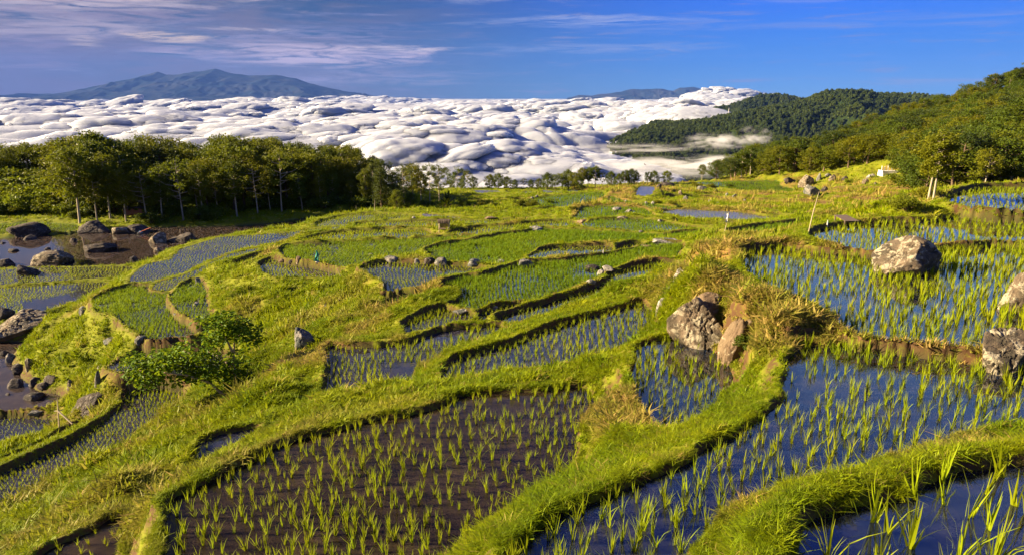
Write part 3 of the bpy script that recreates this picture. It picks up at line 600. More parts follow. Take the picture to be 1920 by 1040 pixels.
def cloud_heaps():
    """rounded cauliflower heads standing out of the cloud sea"""
    g = np.random.default_rng(21); protos = []
    for i in range(5):
        bm = bmesh.new(); bmesh.ops.create_icosphere(bm, subdivisions=5, radius=1); me = bpy.data.meshes.new('heap'); bm.to_mesh(me); bm.free()
        V = np.empty(len(me.vertices) * 3); me.vertices.foreach_get('co', V); V = V.reshape(-1, 3); Fv = np.empty(len(me.polygons) * 3, int); me.polygons.foreach_get('vertices', Fv)
        cs = g.normal(size=(26, 3)); cs /= np.linalg.norm(cs, axis=1, keepdims=True); dd_ = np.clip((1 - (V @ cs.T)).min(1) * 5.0, 0, 1)
        c2 = g.normal(size=(150, 3)); c2 /= np.linalg.norm(c2, axis=1, keepdims=True); d2 = np.clip((1 - (V @ c2.T)).min(1) * 28.0, 0, 1)
        nn = (fbm(V[:, 0] * 2.2 + 5 * i, V[:, 1] * 2.2 + V[:, 2] * 1.6, 200 + i, 5) + fbm(V[:, 2] * 2.2 + 9, V[:, 1] * 1.9 - V[:, 0] * 1.5 + 3 * i, 220 + i, 5)) / 2 - 0.5
        V = V * (0.72 + 0.24 * np.sqrt(1 - 0.95 * dd_) + 0.11 * np.sqrt(1 - 0.95 * d2) + 0.40 * nn)[:, None]; bpy.data.meshes.remove(me)
        protos.append(fast_mesh('heap', V, Fv.reshape(-1, 3), CLOUD['m'], smooth=True))
    cc = proto_collection('cloud_heap_kinds', protos); n = 34000
    lr = g.uniform(math.log(900), math.log(25000), n * 2); az_ = g.uniform(R(-46), R(46), n * 2); rr = np.exp(lr); x = rr * np.sin(az_); y = rr * np.cos(az_)
    keep = (fbm(x / 1100, y / 700, 33, 4) > 0.46) & (g.random(n * 2) < np.clip(0.15 + rr / 9000, 0, 1)); keep &= ~((np.hypot(x - 600, y - 1750) < 620)); x = x[keep][:n]; y = y[keep][:n]; rr = rr[keep][:n]; n = len(x)
    i = np.clip((np.log(rr) - math.log(CLOUD['r'][0])) / (math.log(CLOUD['r'][-1]) - math.log(CLOUD['r'][0])) * (len(CLOUD['r']) - 1), 0, len(CLOUD['r']) - 1).astype(int)
    j = np.clip((np.arctan2(x, y) - CLOUD['t'][0]) / (CLOUD['t'][1] - CLOUD['t'][0]), 0, len(CLOUD['t']) - 1).astype(int); z = CLOUD['z'][i, j]
    s = np.minimum(0.45 * g.random(n) ** -0.38, 1.9) * np.interp(rr, [900, 3000, 8000, 25000], [44, 74, 120, 200]); hz_ = s * g.uniform(0.22, 0.42, n)
    o = scatter('cloud_heaps', np.stack([x, y, z - hz_ * 0.55], -1), np.stack([g.normal(0, 0.12, n), g.normal(0, 0.12, n), g.random(n) * 6.28], -1), np.stack([s * 1.25, s, hz_], -1), g.integers(0, 5, n), cc)
    tag(o, 'rounded cloud heads standing out of the cloud sea', 'clouds', kind='stuff'); print('cloud heaps', n)
def rects(poly_lists, mat, name, smooth=False):
    V = np.concatenate([p[0] for p in poly_lists]); off = 0; Fs = []
    for v, f in poly_lists: Fs.append(f + off); off += len(v)
    return fast_mesh(name, V, np.concatenate(Fs), mat, smooth)
def leaf_material(name, c1, c2, c3=None, trans=0.35, use_tone=False, noise_s=0.8, gloss=0.12):
    m, t = mat_new(name); o = t.n('ShaderNodeOutputMaterial')
    oi = t.n('ShaderNodeObjectInfo'); pos = t.n('ShaderNodeNewGeometry').outputs['Position']
    rnd = oi.outputs['Random']
    n = t.noise(pos, noise_s, 3, 0.6)
    c_ = t.mix(t.smooth(n, 0.3, 0.7), (*c1, 1), (*c2, 1))
    if c3: c_ = t.mix(t.math('MULTIPLY', rnd, 0.8), c_, (*c3, 1))
    if use_tone:
        at_ = t.n('ShaderNodeAttribute', attribute_name='tone', attribute_type='INSTANCER')
        c_ = t.mix(at_.outputs['Fac'], c_, (0.34, 0.23, 0.070, 1))
    c_ = t.mix(1.0, c_, t.ramp(rnd, [(0, 0.72), (1, 1.2)]), 'MULTIPLY')
    d = t.n('ShaderNodeBsdfPrincipled'); t.set(d.inputs['Base Color'], c_); d.inputs['Roughness'].default_value = 0.55; d.inputs['Specular IOR Level'].default_value = gloss
    tr = t.n('ShaderNodeBsdfTranslucent'); t.set(tr.inputs[0], t.mix(0.5, c_, (0.22, 0.24, 0.01, 1)))
    mx = t.n('ShaderNodeMixShader'); mx.inputs[0].default_value = trans; t.set(mx.inputs[1], d); t.set(mx.inputs[2], tr); t.set(o.inputs[0], mx)
    return m
def bark_material(name, a, b, s=6):
    m, t = mat_new(name); o = t.n('ShaderNodeOutputMaterial'); d = t.n('ShaderNodeBsdfDiffuse')
    pos = t.n('ShaderNodeNewGeometry').outputs['Position']
    t.set(d.inputs[0], t.mix(t.noise(t.mapping(pos, (1, 1, 0.3)), s, 4), (*a, 1), (*b, 1))); t.set(o.inputs[0], d); return m

cloud_heaps()
rng = np.random.default_rng(7)
# ------------------------------------------------------------------ blades: rice and grass
def blades(n, hgt, wid, lean, seg, seed, curve=0.35, base=0.02, hvar=0.35):
    g = np.random.default_rng(seed); V = []; Fq = []; off = 0
    for _ in range(n):
        h = hgt * (1 - hvar * g.random()); a = g.random() * 2 * math.pi; ln = lean * (0.25 + g.random()); wdt = wid * (0.7 + 0.6 * g.random())
        b = g.random() * 2 * math.pi; bx, by = base * math.cos(b) * g.random(), base * math.sin(b) * g.random()
        dx, dy = math.cos(a), math.sin(a); c_ = a + math.pi / 2 + (g.random() - 0.5) * 1.6; wx, wy = math.cos(c_), math.sin(c_)
        for s in range(seg + 1):
            t = s / seg; out_ = h * (ln * t + curve * g.random() * ln * t * t * 2); z = h * t * (1 - 0.22 * ln * t * t * 2)
            w_ = wdt * (1 - t) ** 0.6 * 0.5 + 0.0006
            V += [(bx + dx * out_ + wx * w_, by + dy * out_ + wy * w_, z), (bx + dx * out_ - wx * w_, by + dy * out_ - wy * w_, z)]
        for s in range(seg): Fq.append((off + 2 * s, off + 2 * s + 1, off + 2 * s + 3, off + 2 * s + 2))
        off += 2 * (seg + 1)
    return np.array(V), np.array(Fq)
M_RICE = leaf_material('young_rice_leaf', (0.23, 0.28, 0.003), (0.33, 0.34, 0.004), (0.16, 0.23, 0.003), 0.45, noise_s=0.3)
M_RICEG = leaf_material('dense_rice_leaf', (0.110, 0.205, 0.004), (0.190, 0.270, 0.005), (0.085, 0.165, 0.004), 0.45, noise_s=0.15)
M_GRASS = leaf_material('bund_grass', (0.165, 0.230, 0.002), (0.350, 0.370, 0.003), (0.085, 0.145, 0.002), 0.40, use_tone=True, noise_s=0.5)
rice_near = [fast_mesh('rice_leaves', *blades(8 + 2 * (i % 6), 0.36, 0.011, 0.16 + 0.05 * (i % 4), 4, 100 + i, hvar=0.6), M_RICE) for i in range(14)]
rice_mid = [fast_mesh('rice_leaves_mid', *blades(8, 0.36, 0.020, 0.22, 2, 200 + i), M_RICE) for i in range(4)]
rice_midg = [fast_mesh('rice_leaves_green', *blades(13, 0.36, 0.020, 0.26, 2, 230 + i, base=0.05), M_RICEG) for i in range(4)]
rice_far = [fast_mesh('rice_leaves_far', *blades(7, 0.36, 0.045, 0.28, 1, 250 + i, base=0.05), M_RICE) for i in range(3)]
rice_farg = [fast_mesh('rice_leaves_far_green', *blades(9, 0.36, 0.050, 0.34, 1, 270 + i, base=0.08), M_RICEG) for i in range(3)]
C_RICE = proto_collection('rice_kinds', rice_near + rice_mid + rice_midg + rice_far + rice_farg)
grass_near = [fast_mesh('grass_leaves', *blades(26, 0.085, 0.0065, 0.95, 3, 300 + i, base=0.08, curve=0.8, hvar=0.6), M_GRASS) for i in range(6)]
grass_mid = [fast_mesh('grass_leaves_mid', *blades(16, 0.11, 0.014, 0.85, 2, 330 + i, base=0.08, curve=0.6), M_GRASS) for i in range(4)]
grass_far = [fast_mesh('grass_leaves_far', *blades(11, 0.13, 0.028, 0.7, 1, 350 + i, base=0.09), M_GRASS) for i in range(4)]
C_GRASS = proto_collection('grass_kinds', grass_near + grass_mid + grass_far)

def project(x, y, z):
    cy = y * math.cos(PITCH) - z * math.sin(PITCH); cz = y * math.sin(PITCH) + z * math.cos(PITCH)
    cy = np.maximum(cy, 0.01); return 960 + F * x / cy, 520 - F * cz / cy, cy
GREEN = {'green', 'middle', 'broad', 'bright green', 'inner green', 'dome', 'right row', 'outer bank', 'far shelf', 'far strip', 'far meadow', 'shaded nook', 'far left field'}
rp = []; rk = []; rs = []; rpad = []
hole = np.array([at(px, py, -15.95)[:2] for px, py in [(46,567),(70,562),(99,558),(125,552),(150,545),(185,548),(200,553),(185,562),(150,580),(80,590),(46,596)]])
for ki, k in enumerate(names):
    lvl, wm, pts, pl = PAD[k]
    if pl is None: continue
    sp_, hh, dense = pl; P = WPOLY[k]; lo = P.min(0); hi = P.max(0); c0 = (lo + hi) / 2
    L = np.hypot(*(hi - lo)) / 2 + 1; ang_ = math.atan2(c0[0], c0[1]) * 0.5 + 0.12 * math.sin(ki * 2.1)
    n_ = int(L / sp_) + 1; gx, gy = np.meshgrid(np.arange(-n_, n_ + 1) * sp_, np.arange(-n_, n_ + 1) * sp_ * 0.82)
    gx = gx.ravel(); gy = gy.ravel(); gx = gx + 0.35 * np.sin(gy * 0.7 + ki) * sp_ * 2.0
    gx += rng.normal(0, sp_ * (0.24 if P[:, 1].mean() < 22 else 0.15), gx.shape) + (fbm(gx / 2.5, gy / 2.5, 88, 2) - 0.5) * sp_ * 2.2; gy += rng.normal(0, sp_ * (0.28 if P[:, 1].mean() < 22 else 0.13), gx.shape)
    x = c0[0] + gx * math.cos(ang_) + gy * math.sin(ang_); y = c0[1] - gx * math.sin(ang_) + gy * math.cos(ang_)
    ins = inside(P, x, y); x = x[ins]; y = y[ins]
    ok = zlook(Z, x, y) < lvl - 0.01
    if k == 'bare patch': ok &= ~inside(hole, x, y)
    if k == 'nearest': ok &= rng.random(len(x)) < 0.9
    ok &= rng.random(len(x)) < 0.99 - 0.5 * sstep(fbm(x / 1.3, y / 1.3, 91, 3), 0.60, 0.72)
    if k == 'long': ok &= ~((fbm(x / 1.6, y / 1.6, 14, 3) > 0.64))
    x = x[ok]; y = y[ok]; px_, py_, dd = project(x, y, np.full(len(x), lvl))
    v = (px_ > -120) & (px_ < 2040) & (py_ < 1250) & (dd < 150); x = x[v]; y = y[v]; dd = dd[v]
    n = len(x); g = k in GREEN
    base_k = np.where(dd < 15, 0, np.where(dd < 42, 14 if not g else 18, 22 if not g else 25))
    cnt_k = np.where(dd < 15, 14, np.where(dd < 42, 4, 3))
    kind = base_k + (rng.random(n) * cnt_k).astype(int)
    patch = 0.75 + 0.5 * fbm(x / 2.2, y / 2.2, 40 + ki, 2)
    s = (0.78 if P[:, 1].mean() > 28 else 1.0) * hh / 0.36 * patch * rng.uniform(0.75, 1.2, n)
    rp.append(np.stack([x, y, np.full(n, lvl - 0.04)], -1)); rk.append(kind); rs.append(s); rpad.append(np.full(n, ki))
rp = np.concatenate(rp); rk = np.concatenate(rk); rs = np.concatenate(rs); rpad = np.concatenate(rpad)
px_, py_, dd = project(rp[:, 0], rp[:, 1], rp[:, 2] + 0.1)
infr = (px_ > 0) & (px_ < 1920) & (py_ > 0) & (py_ < 1045)
order = np.argsort(np.where(infr, dd, 1e9)); near300 = order[:300]; rest = order[300:]
RICE_LABEL = {'nearest': ('tall rice seedling standing in the deep blue water of the nearest paddy, lower right corner', 'rice seedlings in the nearest paddy at the lower right'),
              'blue': ('small rice seedling in the wide blue paddy just behind the grassy foreground bund', 'rice seedlings in the wide blue paddy behind the foreground bund'),
              'dark': ('small rice seedling in the large dark brown muddy paddy at bottom centre', 'rice seedlings in the dark brown paddy at bottom centre'),
              'sliver': ('small rice seedling in the narrow dark paddy corner at the lower left', 'rice seedlings in the dark paddy corner at lower left'),
              'upper': ('yellow-green rice seedling in the large blue paddy around the lichened boulder at right', 'rice seedlings in the boulder paddy at right')}
for i in near300:
    k = names[rpad[i]]; lb, gr = RICE_LABEL.get(k, ('rice seedling in a flooded paddy between grassy bunds', 'rice seedlings in the nearer paddies'))
    o = link('rice_seedling', rice_near[int(rng.integers(14))], loc=rp[i]); o.rotation_euler = (rng.normal(0, 0.08), rng.normal(0, 0.08), rng.random() * 6.283)
    s = float(rs[i]); o.scale = (s, s, s); tag(o, lb, 'rice seedling', gr)
n = len(rest); rot = np.stack([rng.normal(0, 0.08, n), rng.normal(0, 0.08, n), rng.random(n) * 6.283], -1); s = rs[rest]
o = scatter('rice', rp[rest], rot, np.stack([s, s, s], -1), rk[rest], C_RICE)
tag(o, 'rows of young rice plants growing in all the further terraced paddies', 'rice', kind='stuff')
print('rice', len(rp), 'near300 max d', dd[near300].max(), {names[a]: int((rpad[near300] == a).sum()) for a in set(rpad[near300])})

# ------------------------------------------------------------------ grass on bunds and slopes
PXg, PYg, DDg = project(GX, GY, Z)
wgt = free * (PXg > -60) * (PXg < 1980) * (PYg < 1130) * (RR < 185) * np.clip(np.abs(Z) / RR, 0.08, 1)
steepm = sstep(slope, 0.9, 1.6)
wgt = wgt * np.minimum(np.sqrt(1 + slope ** 2), 5.0)
wgt = wgt * (1 - 0.95 * sstep(slope, 0.55, 0.95) * sstep(near, 0.65, 0.45) * (1 - 1.0 * ((TT > R(27)) & (GY > 24) & (GY < 32))))
wgt = wgt * (1 - 0.85 * tmask * sstep(slope, 0.3, 0.55))
wgt = wgt * (1 - 0.45 * steepm * (fbm(GX / 0.7, GY / 0.7, 15, 2) > 0.45))
wgt = wgt * (0.35 + sstep(fbm(GX / 0.8, GY / 0.8, 16, 3), 0.35, 0.6)) * (1 - 0.85 * sstep(fbm(GX / 0.45, GY / 0.45, 19, 4), 0.54, 0.64) * sstep(RR, 22, 12))
cdf = np.cumsum(wgt.ravel()); NG = 330000
pk = np.searchsorted(cdf, rng.random(NG) * cdf[-1]); pk = np.minimum(pk, len(cdf) - 1)
ii = pk // NTH; jj = pk % NTH
r_ = np.exp(rho[ii] + (rng.random(NG) - 0.5) * drho); t_ = th[jj] + (rng.random(NG) - 0.5) * dth
gx = r_ * np.sin(t_); gy = r_ * np.cos(t_); gz = zlook(Z, gx, gy)
k_ = np.where(r_ < 12, 0, np.where(r_ < 32, 6, 10)); kn = np.where(r_ < 12, 6, 4)
pick = k_ + (rng.random(NG) * kn).astype(int)
s = (0.75 + 0.7 * rng.random(NG)) * np.where(r_ < 12, 0.85, np.clip(0.85 + (r_ - 12) * 0.008, 0.8, 1.7)) * (0.65 + 0.9 * fbm(gx / 1.1, gy / 1.1, 18, 3))
tall = zlook(DRY, gx, gy)
s = s * (1 + 0.5 * tall) * (0.55 + 0.45 * sstep(r_, 3.0, 8.0)) * (0.62 + 0.38 * sstep(zlook(near, gx, gy), 0.25, 0.8))
s = s * (1 + 0.9 * (rng.random(NG) < 0.06)) * (1 + 0.5 * sstep(zlook(near, gx, gy), 1.0, 2.5) * sstep(fbm(gx / 1.7, gy / 1.7, 66, 3), 0.45, 0.6))
gz = gz - 0.012 * s
rot = np.stack([rng.normal(0, 0.22, NG), rng.normal(0, 0.22, NG), rng.random(NG) * 6.283], -1)
tone = np.clip(tall * rng.uniform(0.2, 1.1, NG) + (rng.random(NG) < 0.05) * 0.7, 0, 1)
o = scatter('grass', np.stack([gx, gy, gz], -1), rot, np.stack([s, s, s * rng.uniform(0.8, 1.3, NG)], -1), pick, C_GRASS, tone)
tag(o, 'short yellow-green grass covering the bunds and terrace slopes', 'grass', kind='stuff')

# ------------------------------------------------------------------ trees
def tube(pts, radii, sides=6):
    pts = [np.array(p, float) for p in pts]; V = []; Fq = []
    for i, p in enumerate(pts):
        d = pts[min(i + 1, len(pts) - 1)] - pts[max(i - 1, 0)]; d = d / (np.linalg.norm(d) + 1e-9)
        a = np.cross(d, (0.31, 0.9, 0.2)); a /= np.linalg.norm(a); b = np.cross(d, a)
        for k in range(sides):
            an = 2 * math.pi * k / sides; V.append(p + radii[i] * (a * math.cos(an) + b * math.sin(an)))
    for i in range(len(pts) - 1):
        for k in range(sides): Fq.append((i * sides + k, i * sides + (k + 1) % sides, (i + 1) * sides + (k + 1) % sides, (i + 1) * sides + k))
    return np.array(V), np.array(Fq)
def leaf_cards(C, size, g, aspect=0.55, up=0.3, droop=0.0):
    """one bent four-cornered leaf (or small spray) per centre"""
    n = len(C); a = g.normal(size=(n, 3)); a[:, 2] -= droop; a /= np.linalg.norm(a, axis=1, keepdims=True)
    nrm = g.normal(size=(n, 3)); nrm[:, 2] += up * 3; b = np.cross(a, nrm); b /= np.linalg.norm(b, axis=1, keepdims=True) + 1e-9
    s = (size * g.uniform(0.6, 1.3, n))[:, None]; cr = np.cross(a, b)
    v0 = C - a * s * 0.5; v1 = C + b * s * aspect * 0.5 + cr * s * 0.12; v2 = C + a * s * 0.5; v3 = C - b * s * aspect * 0.5 + cr * s * 0.12
    V = np.stack([v0, v1, v2, v3], 1).reshape(-1, 3); return V, np.arange(4 * n).reshape(n, 4)
LEAF = {'olive': leaf_material('olive_foliage', (0.085, 0.100, 0.003), (0.180, 0.165, 0.004), (0.040, 0.065, 0.003), 0.30, noise_s=0.25),
        'green': leaf_material('green_foliage', (0.045, 0.070, 0.004), (0.100, 0.125, 0.005), (0.030, 0.052, 0.004), 0.25, noise_s=0.25),
        'lime': leaf_material('bright_foliage', (0.110, 0.160, 0.004), (0.180, 0.200, 0.006), (0.080, 0.120, 0.004), 0.35, noise_s=0.4),
        'dark': leaf_material('dark_foliage', (0.020, 0.036, 0.005), (0.042, 0.062, 0.006), (0.028, 0.040, 0.006), 0.2, noise_s=0.3),
        'pale': leaf_material('grey_green_foliage', (0.060, 0.075, 0.022), (0.110, 0.125, 0.030), (0.045, 0.060, 0.018), 0.3, noise_s=0.3)}
BARK = bark_material('pale_bark', (0.17, 0.14, 0.10), (0.36, 0.31, 0.24)); BARKD = bark_material('brown_bark', (0.05, 0.035, 0.025), (0.14, 0.10, 0.07))
def make_tree(kind, seed, leafmat, bark):
    """returns trunk and crown meshes of a tree about 10 units tall"""
    g = np.random.default_rng(seed); H = 10.0; tubes = []; C = []
    if kind == 'slender': t0, cr, nb, ls, dens = 0.42, 1.9, 20, 0.34, 92
    elif kind == 'round': t0, cr, nb, ls, dens = 0.12, 4.2, 34, 0.42, 88
    elif kind == 'airy': t0, cr, nb, ls, dens = 0.38, 3.2, 17, 0.36, 62
    elif kind == 'cone': t0, cr, nb, ls, dens = 0.16, 2.2, 30, 0.34, 64
    elif kind == 'broad': t0, cr, nb, ls, dens = 0.30, 3.6, 28, 0.40, 88
    bend = g.normal(0, 0.35, 2); N_ = 8
    tr = [np.array([bend[0] * math.sin(t * 2.2) * t * 1.2, bend[1] * math.sin(t * 2.0 + 1) * t * 1.2, H * 0.93 * t]) for t in np.linspace(0, 1, N_)]
    for p in tr: p[2] -= 0.0
    r0 = 0.14 if kind in ('slender', 'airy') else 0.26
    tubes.append(tube([tr[0] + (0, 0, -0.6)] + tr, [r0 * 1.2] + [r0 * (1 - 0.85 * t) for t in np.linspace(0, 1, N_)]))
    def along(t):
        k = min(int(t * (N_ - 1)), N_ - 2); f = t * (N_ - 1) - k; return tr[k] * (1 - f) + tr[k + 1] * f
    for b in range(nb):
        f = (b + g.random()) / nb; t = t0 + (0.97 - t0) * f
        if kind == 'cone': rad = cr * (1 - f) ** 0.8 + 0.25
        elif kind == 'round': rad = cr * math.sqrt(max(0.05, 1 - (2 * f - 0.85) ** 2 * 0.85))
        elif kind == 'airy': rad = cr * (0.45 + 0.65 * math.sin(f * 3.0))
        elif kind == 'broad': rad = cr * (0.5 + 0.6 * math.sin(0.5 + f * 2.3))
        else: rad = cr * (0.35 + 0.75 * math.sin(0.35 + f * 2.5))
        rad *= g.uniform(0.5, 1.05); a = b * 2.4 + g.random(); base = along(max(t - 0.08, 0.05))
        tip = base + np.array([math.cos(a) * rad, math.sin(a) * rad, g.uniform(0.2, 0.9) * rad * (0.5 if kind != 'cone' else 0.05) + 0.3])
        tip[2] = min(tip[2], H)
        mid = (base + tip) / 2 + (0, 0, -0.12 * rad)
        tubes.append(tube([base, mid, tip], [0.07, 0.045, 0.015], 4))
        cs = (0.55 if kind in ('slender', 'airy') else 0.85) * (0.7 + 0.6 * g.random()); flat_ = 0.62 if kind in ('airy', 'cone') else 0.85
        for cc, w_ in ((tip, 1.0), (mid * 0.4 + tip * 0.6, 0.55)):
            n = int(dens * w_); pts = g.normal(size=(n, 3)); pts /= np.linalg.norm(pts, axis=1, keepdims=True); pts *= (g.random((n, 1)) ** 0.35) * cs * 1.35
            pts[:, 2] *= flat_; pts *= (0.7 + 0.5 * g.random((n, 1))); C.append(cc + pts)
    n = dens // 1; pts = g.normal(size=(n, 3)) * (0.5, 0.5, 0.35); C.append(along(0.98) + pts)
    C = np.concatenate(C)
    return rects(tubes, bark, 'trunk', True), fast_mesh('crown', *leaf_cards(C, ls, g), leafmat)
def bamboo(seed):
    g = np.random.default_rng(seed); tubes = []; C = []
    for c_ in range(17):
        a = g.random() * 6.283; h = g.uniform(7, 10); out_ = g.uniform(0.8, 2.4); b0 = np.array([g.normal(0, 0.5), g.normal(0, 0.5), -0.4]); pts = []
        for t in np.linspace(0, 1, 10):
            s = t ** 2.4; pts.append(b0 + np.array([math.cos(a) * out_ * s * 1.3, math.sin(a) * out_ * s * 1.3, h * (t - 0.20 * max(0, t - 0.7) ** 2 * 30 * 0.5)]))
        tubes.append(tube(pts, [0.055 * (1 - 0.85 * t) for t in np.linspace(0, 1, 10)], 5))
        for t in np.linspace(0.25, 1, 15):
            k = min(int(t * 9), 8); f = t * 9 - k; p = pts[k] * (1 - f) + pts[k + 1] * f; n = 28; q = g.normal(size=(n, 3)) * (0.42, 0.42, 0.30) * (0.6 + 0.7 * (t > 0.6)); q[:, 2] -= 0.12; C.append(p + q)
    return rects(tubes, BARKD, 'culms', True), fast_mesh('crown', *leaf_cards(np.concatenate(C), 0.34, g, 0.32, droop=0.6), LEAF['lime'])
def frond(g, p0, a, L_, rise, wid, nleaf=22, droop=1.0):
    """arching midrib with paired leaflets"""
    pts = []; V = []; Fq = []
    for t in np.linspace(0, 1, 9):
        pts.append(p0 + np.array([math.cos(a) * L_ * t, math.sin(a) * L_ * t, rise * L_ * t - droop * L_ * 0.55 * t * t]))
    tb = tube(pts, [0.035 * (1 - 0.8 * t) for t in np.linspace(0, 1, 9)], 4); side_ = np.array([-math.sin(a), math.cos(a), 0]); off = 0
    for i in range(nleaf):
        t = 0.12 + 0.88 * i / nleaf; k = min(int(t * 8), 7); f = t * 8 - k; p = pts[k] * (1 - f) + pts[k + 1] * f; d = pts[k + 1] - pts[k]; d /= np.linalg.norm(d)
        l = wid * math.sin(0.35 + t * 2.5)
        for s in (-1, 1):
            e = p + side_ * s * l + d * l * 0.45 + np.array([0, 0, -0.35 * l]); V += [p - d * 0.045, p + d * 0.045, e + d * 0.02, e - d * 0.02]; Fq.append((off, off + 1, off + 2, off + 3)); off += 4
    return tb, (np.array(V), np.array(Fq))
def palm(seed, h):
    g = np.random.default_rng(seed); tr = [np.array([0.25 * math.sin(t * 2), 0, h * t - 0.3]) for t in np.linspace(0, 1, 7)]
    tubes = [tube(tr, [0.20, 0.16, 0.14, 0.14, 0.14, 0.15, 0.17], 8)]; Ls = []
    for i in range(15):
        tb, lf = frond(g, tr[-1], i * 2.4 + g.random() * 0.3, g.uniform(1.9, 2.6), g.uniform(0.15, 1.1), 0.55); Ls += [lf]; Ls.append(tb)
    return rects(tubes, BARK, 'trunk', True), rects(Ls, LEAF['lime'], 'fronds')
def strap_plant(seed, h, n, mat):
    """broad upright strap leaves fanning from the base"""
    g = np.random.default_rng(seed); Ls = []
    for i in range(n):
        a = g.random() * 6.283; ln = g.uniform(0.15, 1.0); V = []; Fq = []; L_ = h * g.uniform(0.7, 1.0); sd = np.array([-math.sin(a), math.cos(a), 0])
        for k, t in enumerate(np.linspace(0, 1, 7)):
            p = np.array([math.cos(a) * L_ * ln * t * (0.5 + 0.5 * t), math.sin(a) * L_ * ln * t * (0.5 + 0.5 * t), L_ * (t - 0.35 * ln * t * t)]); w_ = 0.05 + 0.17 * h / 2.2 * math.sin(min(3.1, 0.25 + t * 2.8))
            V += [p + sd * w_, p - sd * w_]
            if k: Fq.append((2 * k - 2, 2 * k - 1, 2 * k + 1, 2 * k))
        Ls.append((np.array(V), np.array(Fq)))
    return tube([(0, 0, -0.3), (0, 0, 0.3), (0, 0, 0.7)], [0.16, 0.14, 0.08]), Ls
def bush_mesh(seed, mat, ls=0.20, n=1500):
    g = np.random.default_rng(seed); cs = g.normal(size=(16, 3)) * (0.55, 0.55, 0.28) + (0, 0, 0.75); C = []; tubes = []
    for c_ in cs:
        c_[2] = max(c_[2], 0.25); q = g.normal(size=(n // 16, 3)); q /= np.linalg.norm(q, axis=1, keepdims=True); q *= 0.42 * g.random((len(q), 1)) ** 0.4; C.append(c_ + q)
        tubes.append(tube([(0, 0, -0.2), c_ * (0.4, 0.4, 0.6), c_], [0.03, 0.02, 0.008], 4))
    return rects(tubes, BARKD, 'stems', True), fast_mesh('crown', *leaf_cards(np.concatenate(C), ls, g), mat)
PROTO = {}
for kind, lms in (('slender', ['olive', 'olive', 'green', 'olive', 'pale']), ('round', ['olive', 'green', 'lime', 'green']), ('airy', ['olive', 'pale', 'green']), ('cone', ['green', 'dark']), ('broad', ['olive', 'green', 'olive', 'dark', 'lime'])):
    PROTO[kind] = [make_tree(kind, 900 + 31 * i + len(kind), LEAF[l], BARK if kind in ('slender', 'airy') else BARKD) + (l,) for i, l in enumerate(lms)]
PROTO['bamboo'] = [bamboo(5) + ('lime',), bamboo(6) + ('lime',)]
PROTO['bush'] = [bush_mesh(11, LEAF['olive']) + ('olive',), bush_mesh(12, LEAF['green']) + ('green',), bush_mesh(13, LEAF['lime']) + ('lime',)]
def place_tree(kind, var, p, h, label, group=None, cat='tree', name=None, wide=1.0, parts=('trunk', 'crown')):
    tm, cm, lm = PROTO[kind][var % len(PROTO[kind])]
    nm = name or {'bamboo': 'bamboo_clump', 'bush': 'bush'}.get(kind, 'tree')
    if kind == 'bamboo': parts = ('culms', 'crown')
    if kind == 'bush': parts = ('stems', 'crown')
    e = empty(nm, p, rng.random() * 6.283); s = h / (1.45 if kind == 'bush' else 10.0); e.scale = (s * wide, s * wide, s)
    link(parts[0], tm, e); link(parts[1], cm, e); tag(e, label, cat, group); return e
def top_z(px, y, Y): 
    d = ray(px, y); return Y * d[2] / d[1]
def at_Y(px, Y):
    # ground point at photograph column px and forward distance Y
    x = (px - 960) / F * Y
    for _ in range(3):
        z = ground(x, Y); cy = Y * math.cos(PITCH) - z * math.sin(PITCH); x = (px - 960) / F * cy
    return Vector((x, Y, ground(x, Y)))
# left forest behind the boulder pond: three staggered rows
SKYL = [(-80,270),(0,268),(40,263),(60,264),(120,258),(145,250),(185,247),(215,260),(250,258),(330,262),(390,272),(420,262),(440,255),(500,262),(560,262),(600,270),(650,275),(690,288),(712,305),(735,322),(760,340)]
LBL = {'olive': 'yellow-olive', 'green': 'deep green', 'pale': 'grey-green', 'lime': 'bright green', 'dark': 'very dark green'}
_O1 = ['', 'first', 'second', 'third', 'fourth', 'fifth', 'sixth', 'seventh', 'eighth', 'ninth', 'tenth', 'eleventh', 'twelfth', 'thirteenth', 'fourteenth', 'fifteenth', 'sixteenth', 'seventeenth', 'eighteenth', 'nineteenth']
_T = {2: 'twent', 3: 'thirt', 4: 'fort', 5: 'fift', 6: 'sixt', 7: 'sevent', 8: 'eight', 9: 'ninet'}
def ordinal(n): return _O1[n] if n < 20 else (_T[n // 10] + 'ieth' if n % 10 == 0 else _T[n // 10] + 'y-' + _O1[n % 10])
LOOK = {'slender': 'slender', 'round': 'rounded', 'airy': 'open-crowned', 'cone': 'pointed', 'broad': 'broad-crowned'}
def shift(px): return float(np.interp(px, [300, 620], [0, 10.5]))
def forest_row(Y0, Y1, step, lo, hi, kinds, where, x0=-70, x1=715):
    px = x0; n_ = 0
    while px < x1:
        Y = rng.uniform(Y0, Y1) + shift(px); kind, var = kinds[rng.integers(len(kinds))]
        q = interp(SKYL, px); yt = q + rng.uniform(lo, hi); p = at_Y(px, Y); h = top_z(px, yt, Y) - p.z; h = max(h, 2.5)
        lm = PROTO[kind][var % len(PROTO[kind])][2]
        if px > -25: n_ += 1
        place_tree(kind, var, p, h, '%s %s tree, %s from left in the left forest\'s %s' % (LOOK[kind], LBL[lm], ordinal(n_) if n_ else ('first outside' if px < -45 else 'just cut'), where), 'forest trees behind the boulder pond', wide=rng.uniform(0.85, 1.2))
        px += step * rng.uniform(0.7, 1.35)
forest_row(85, 88, 30, 12, 62, [('slender', 0), ('slender', 1), ('slender', 3), ('airy', 0), ('slender', 2), ('slender', 0)], 'front row', x0=150)
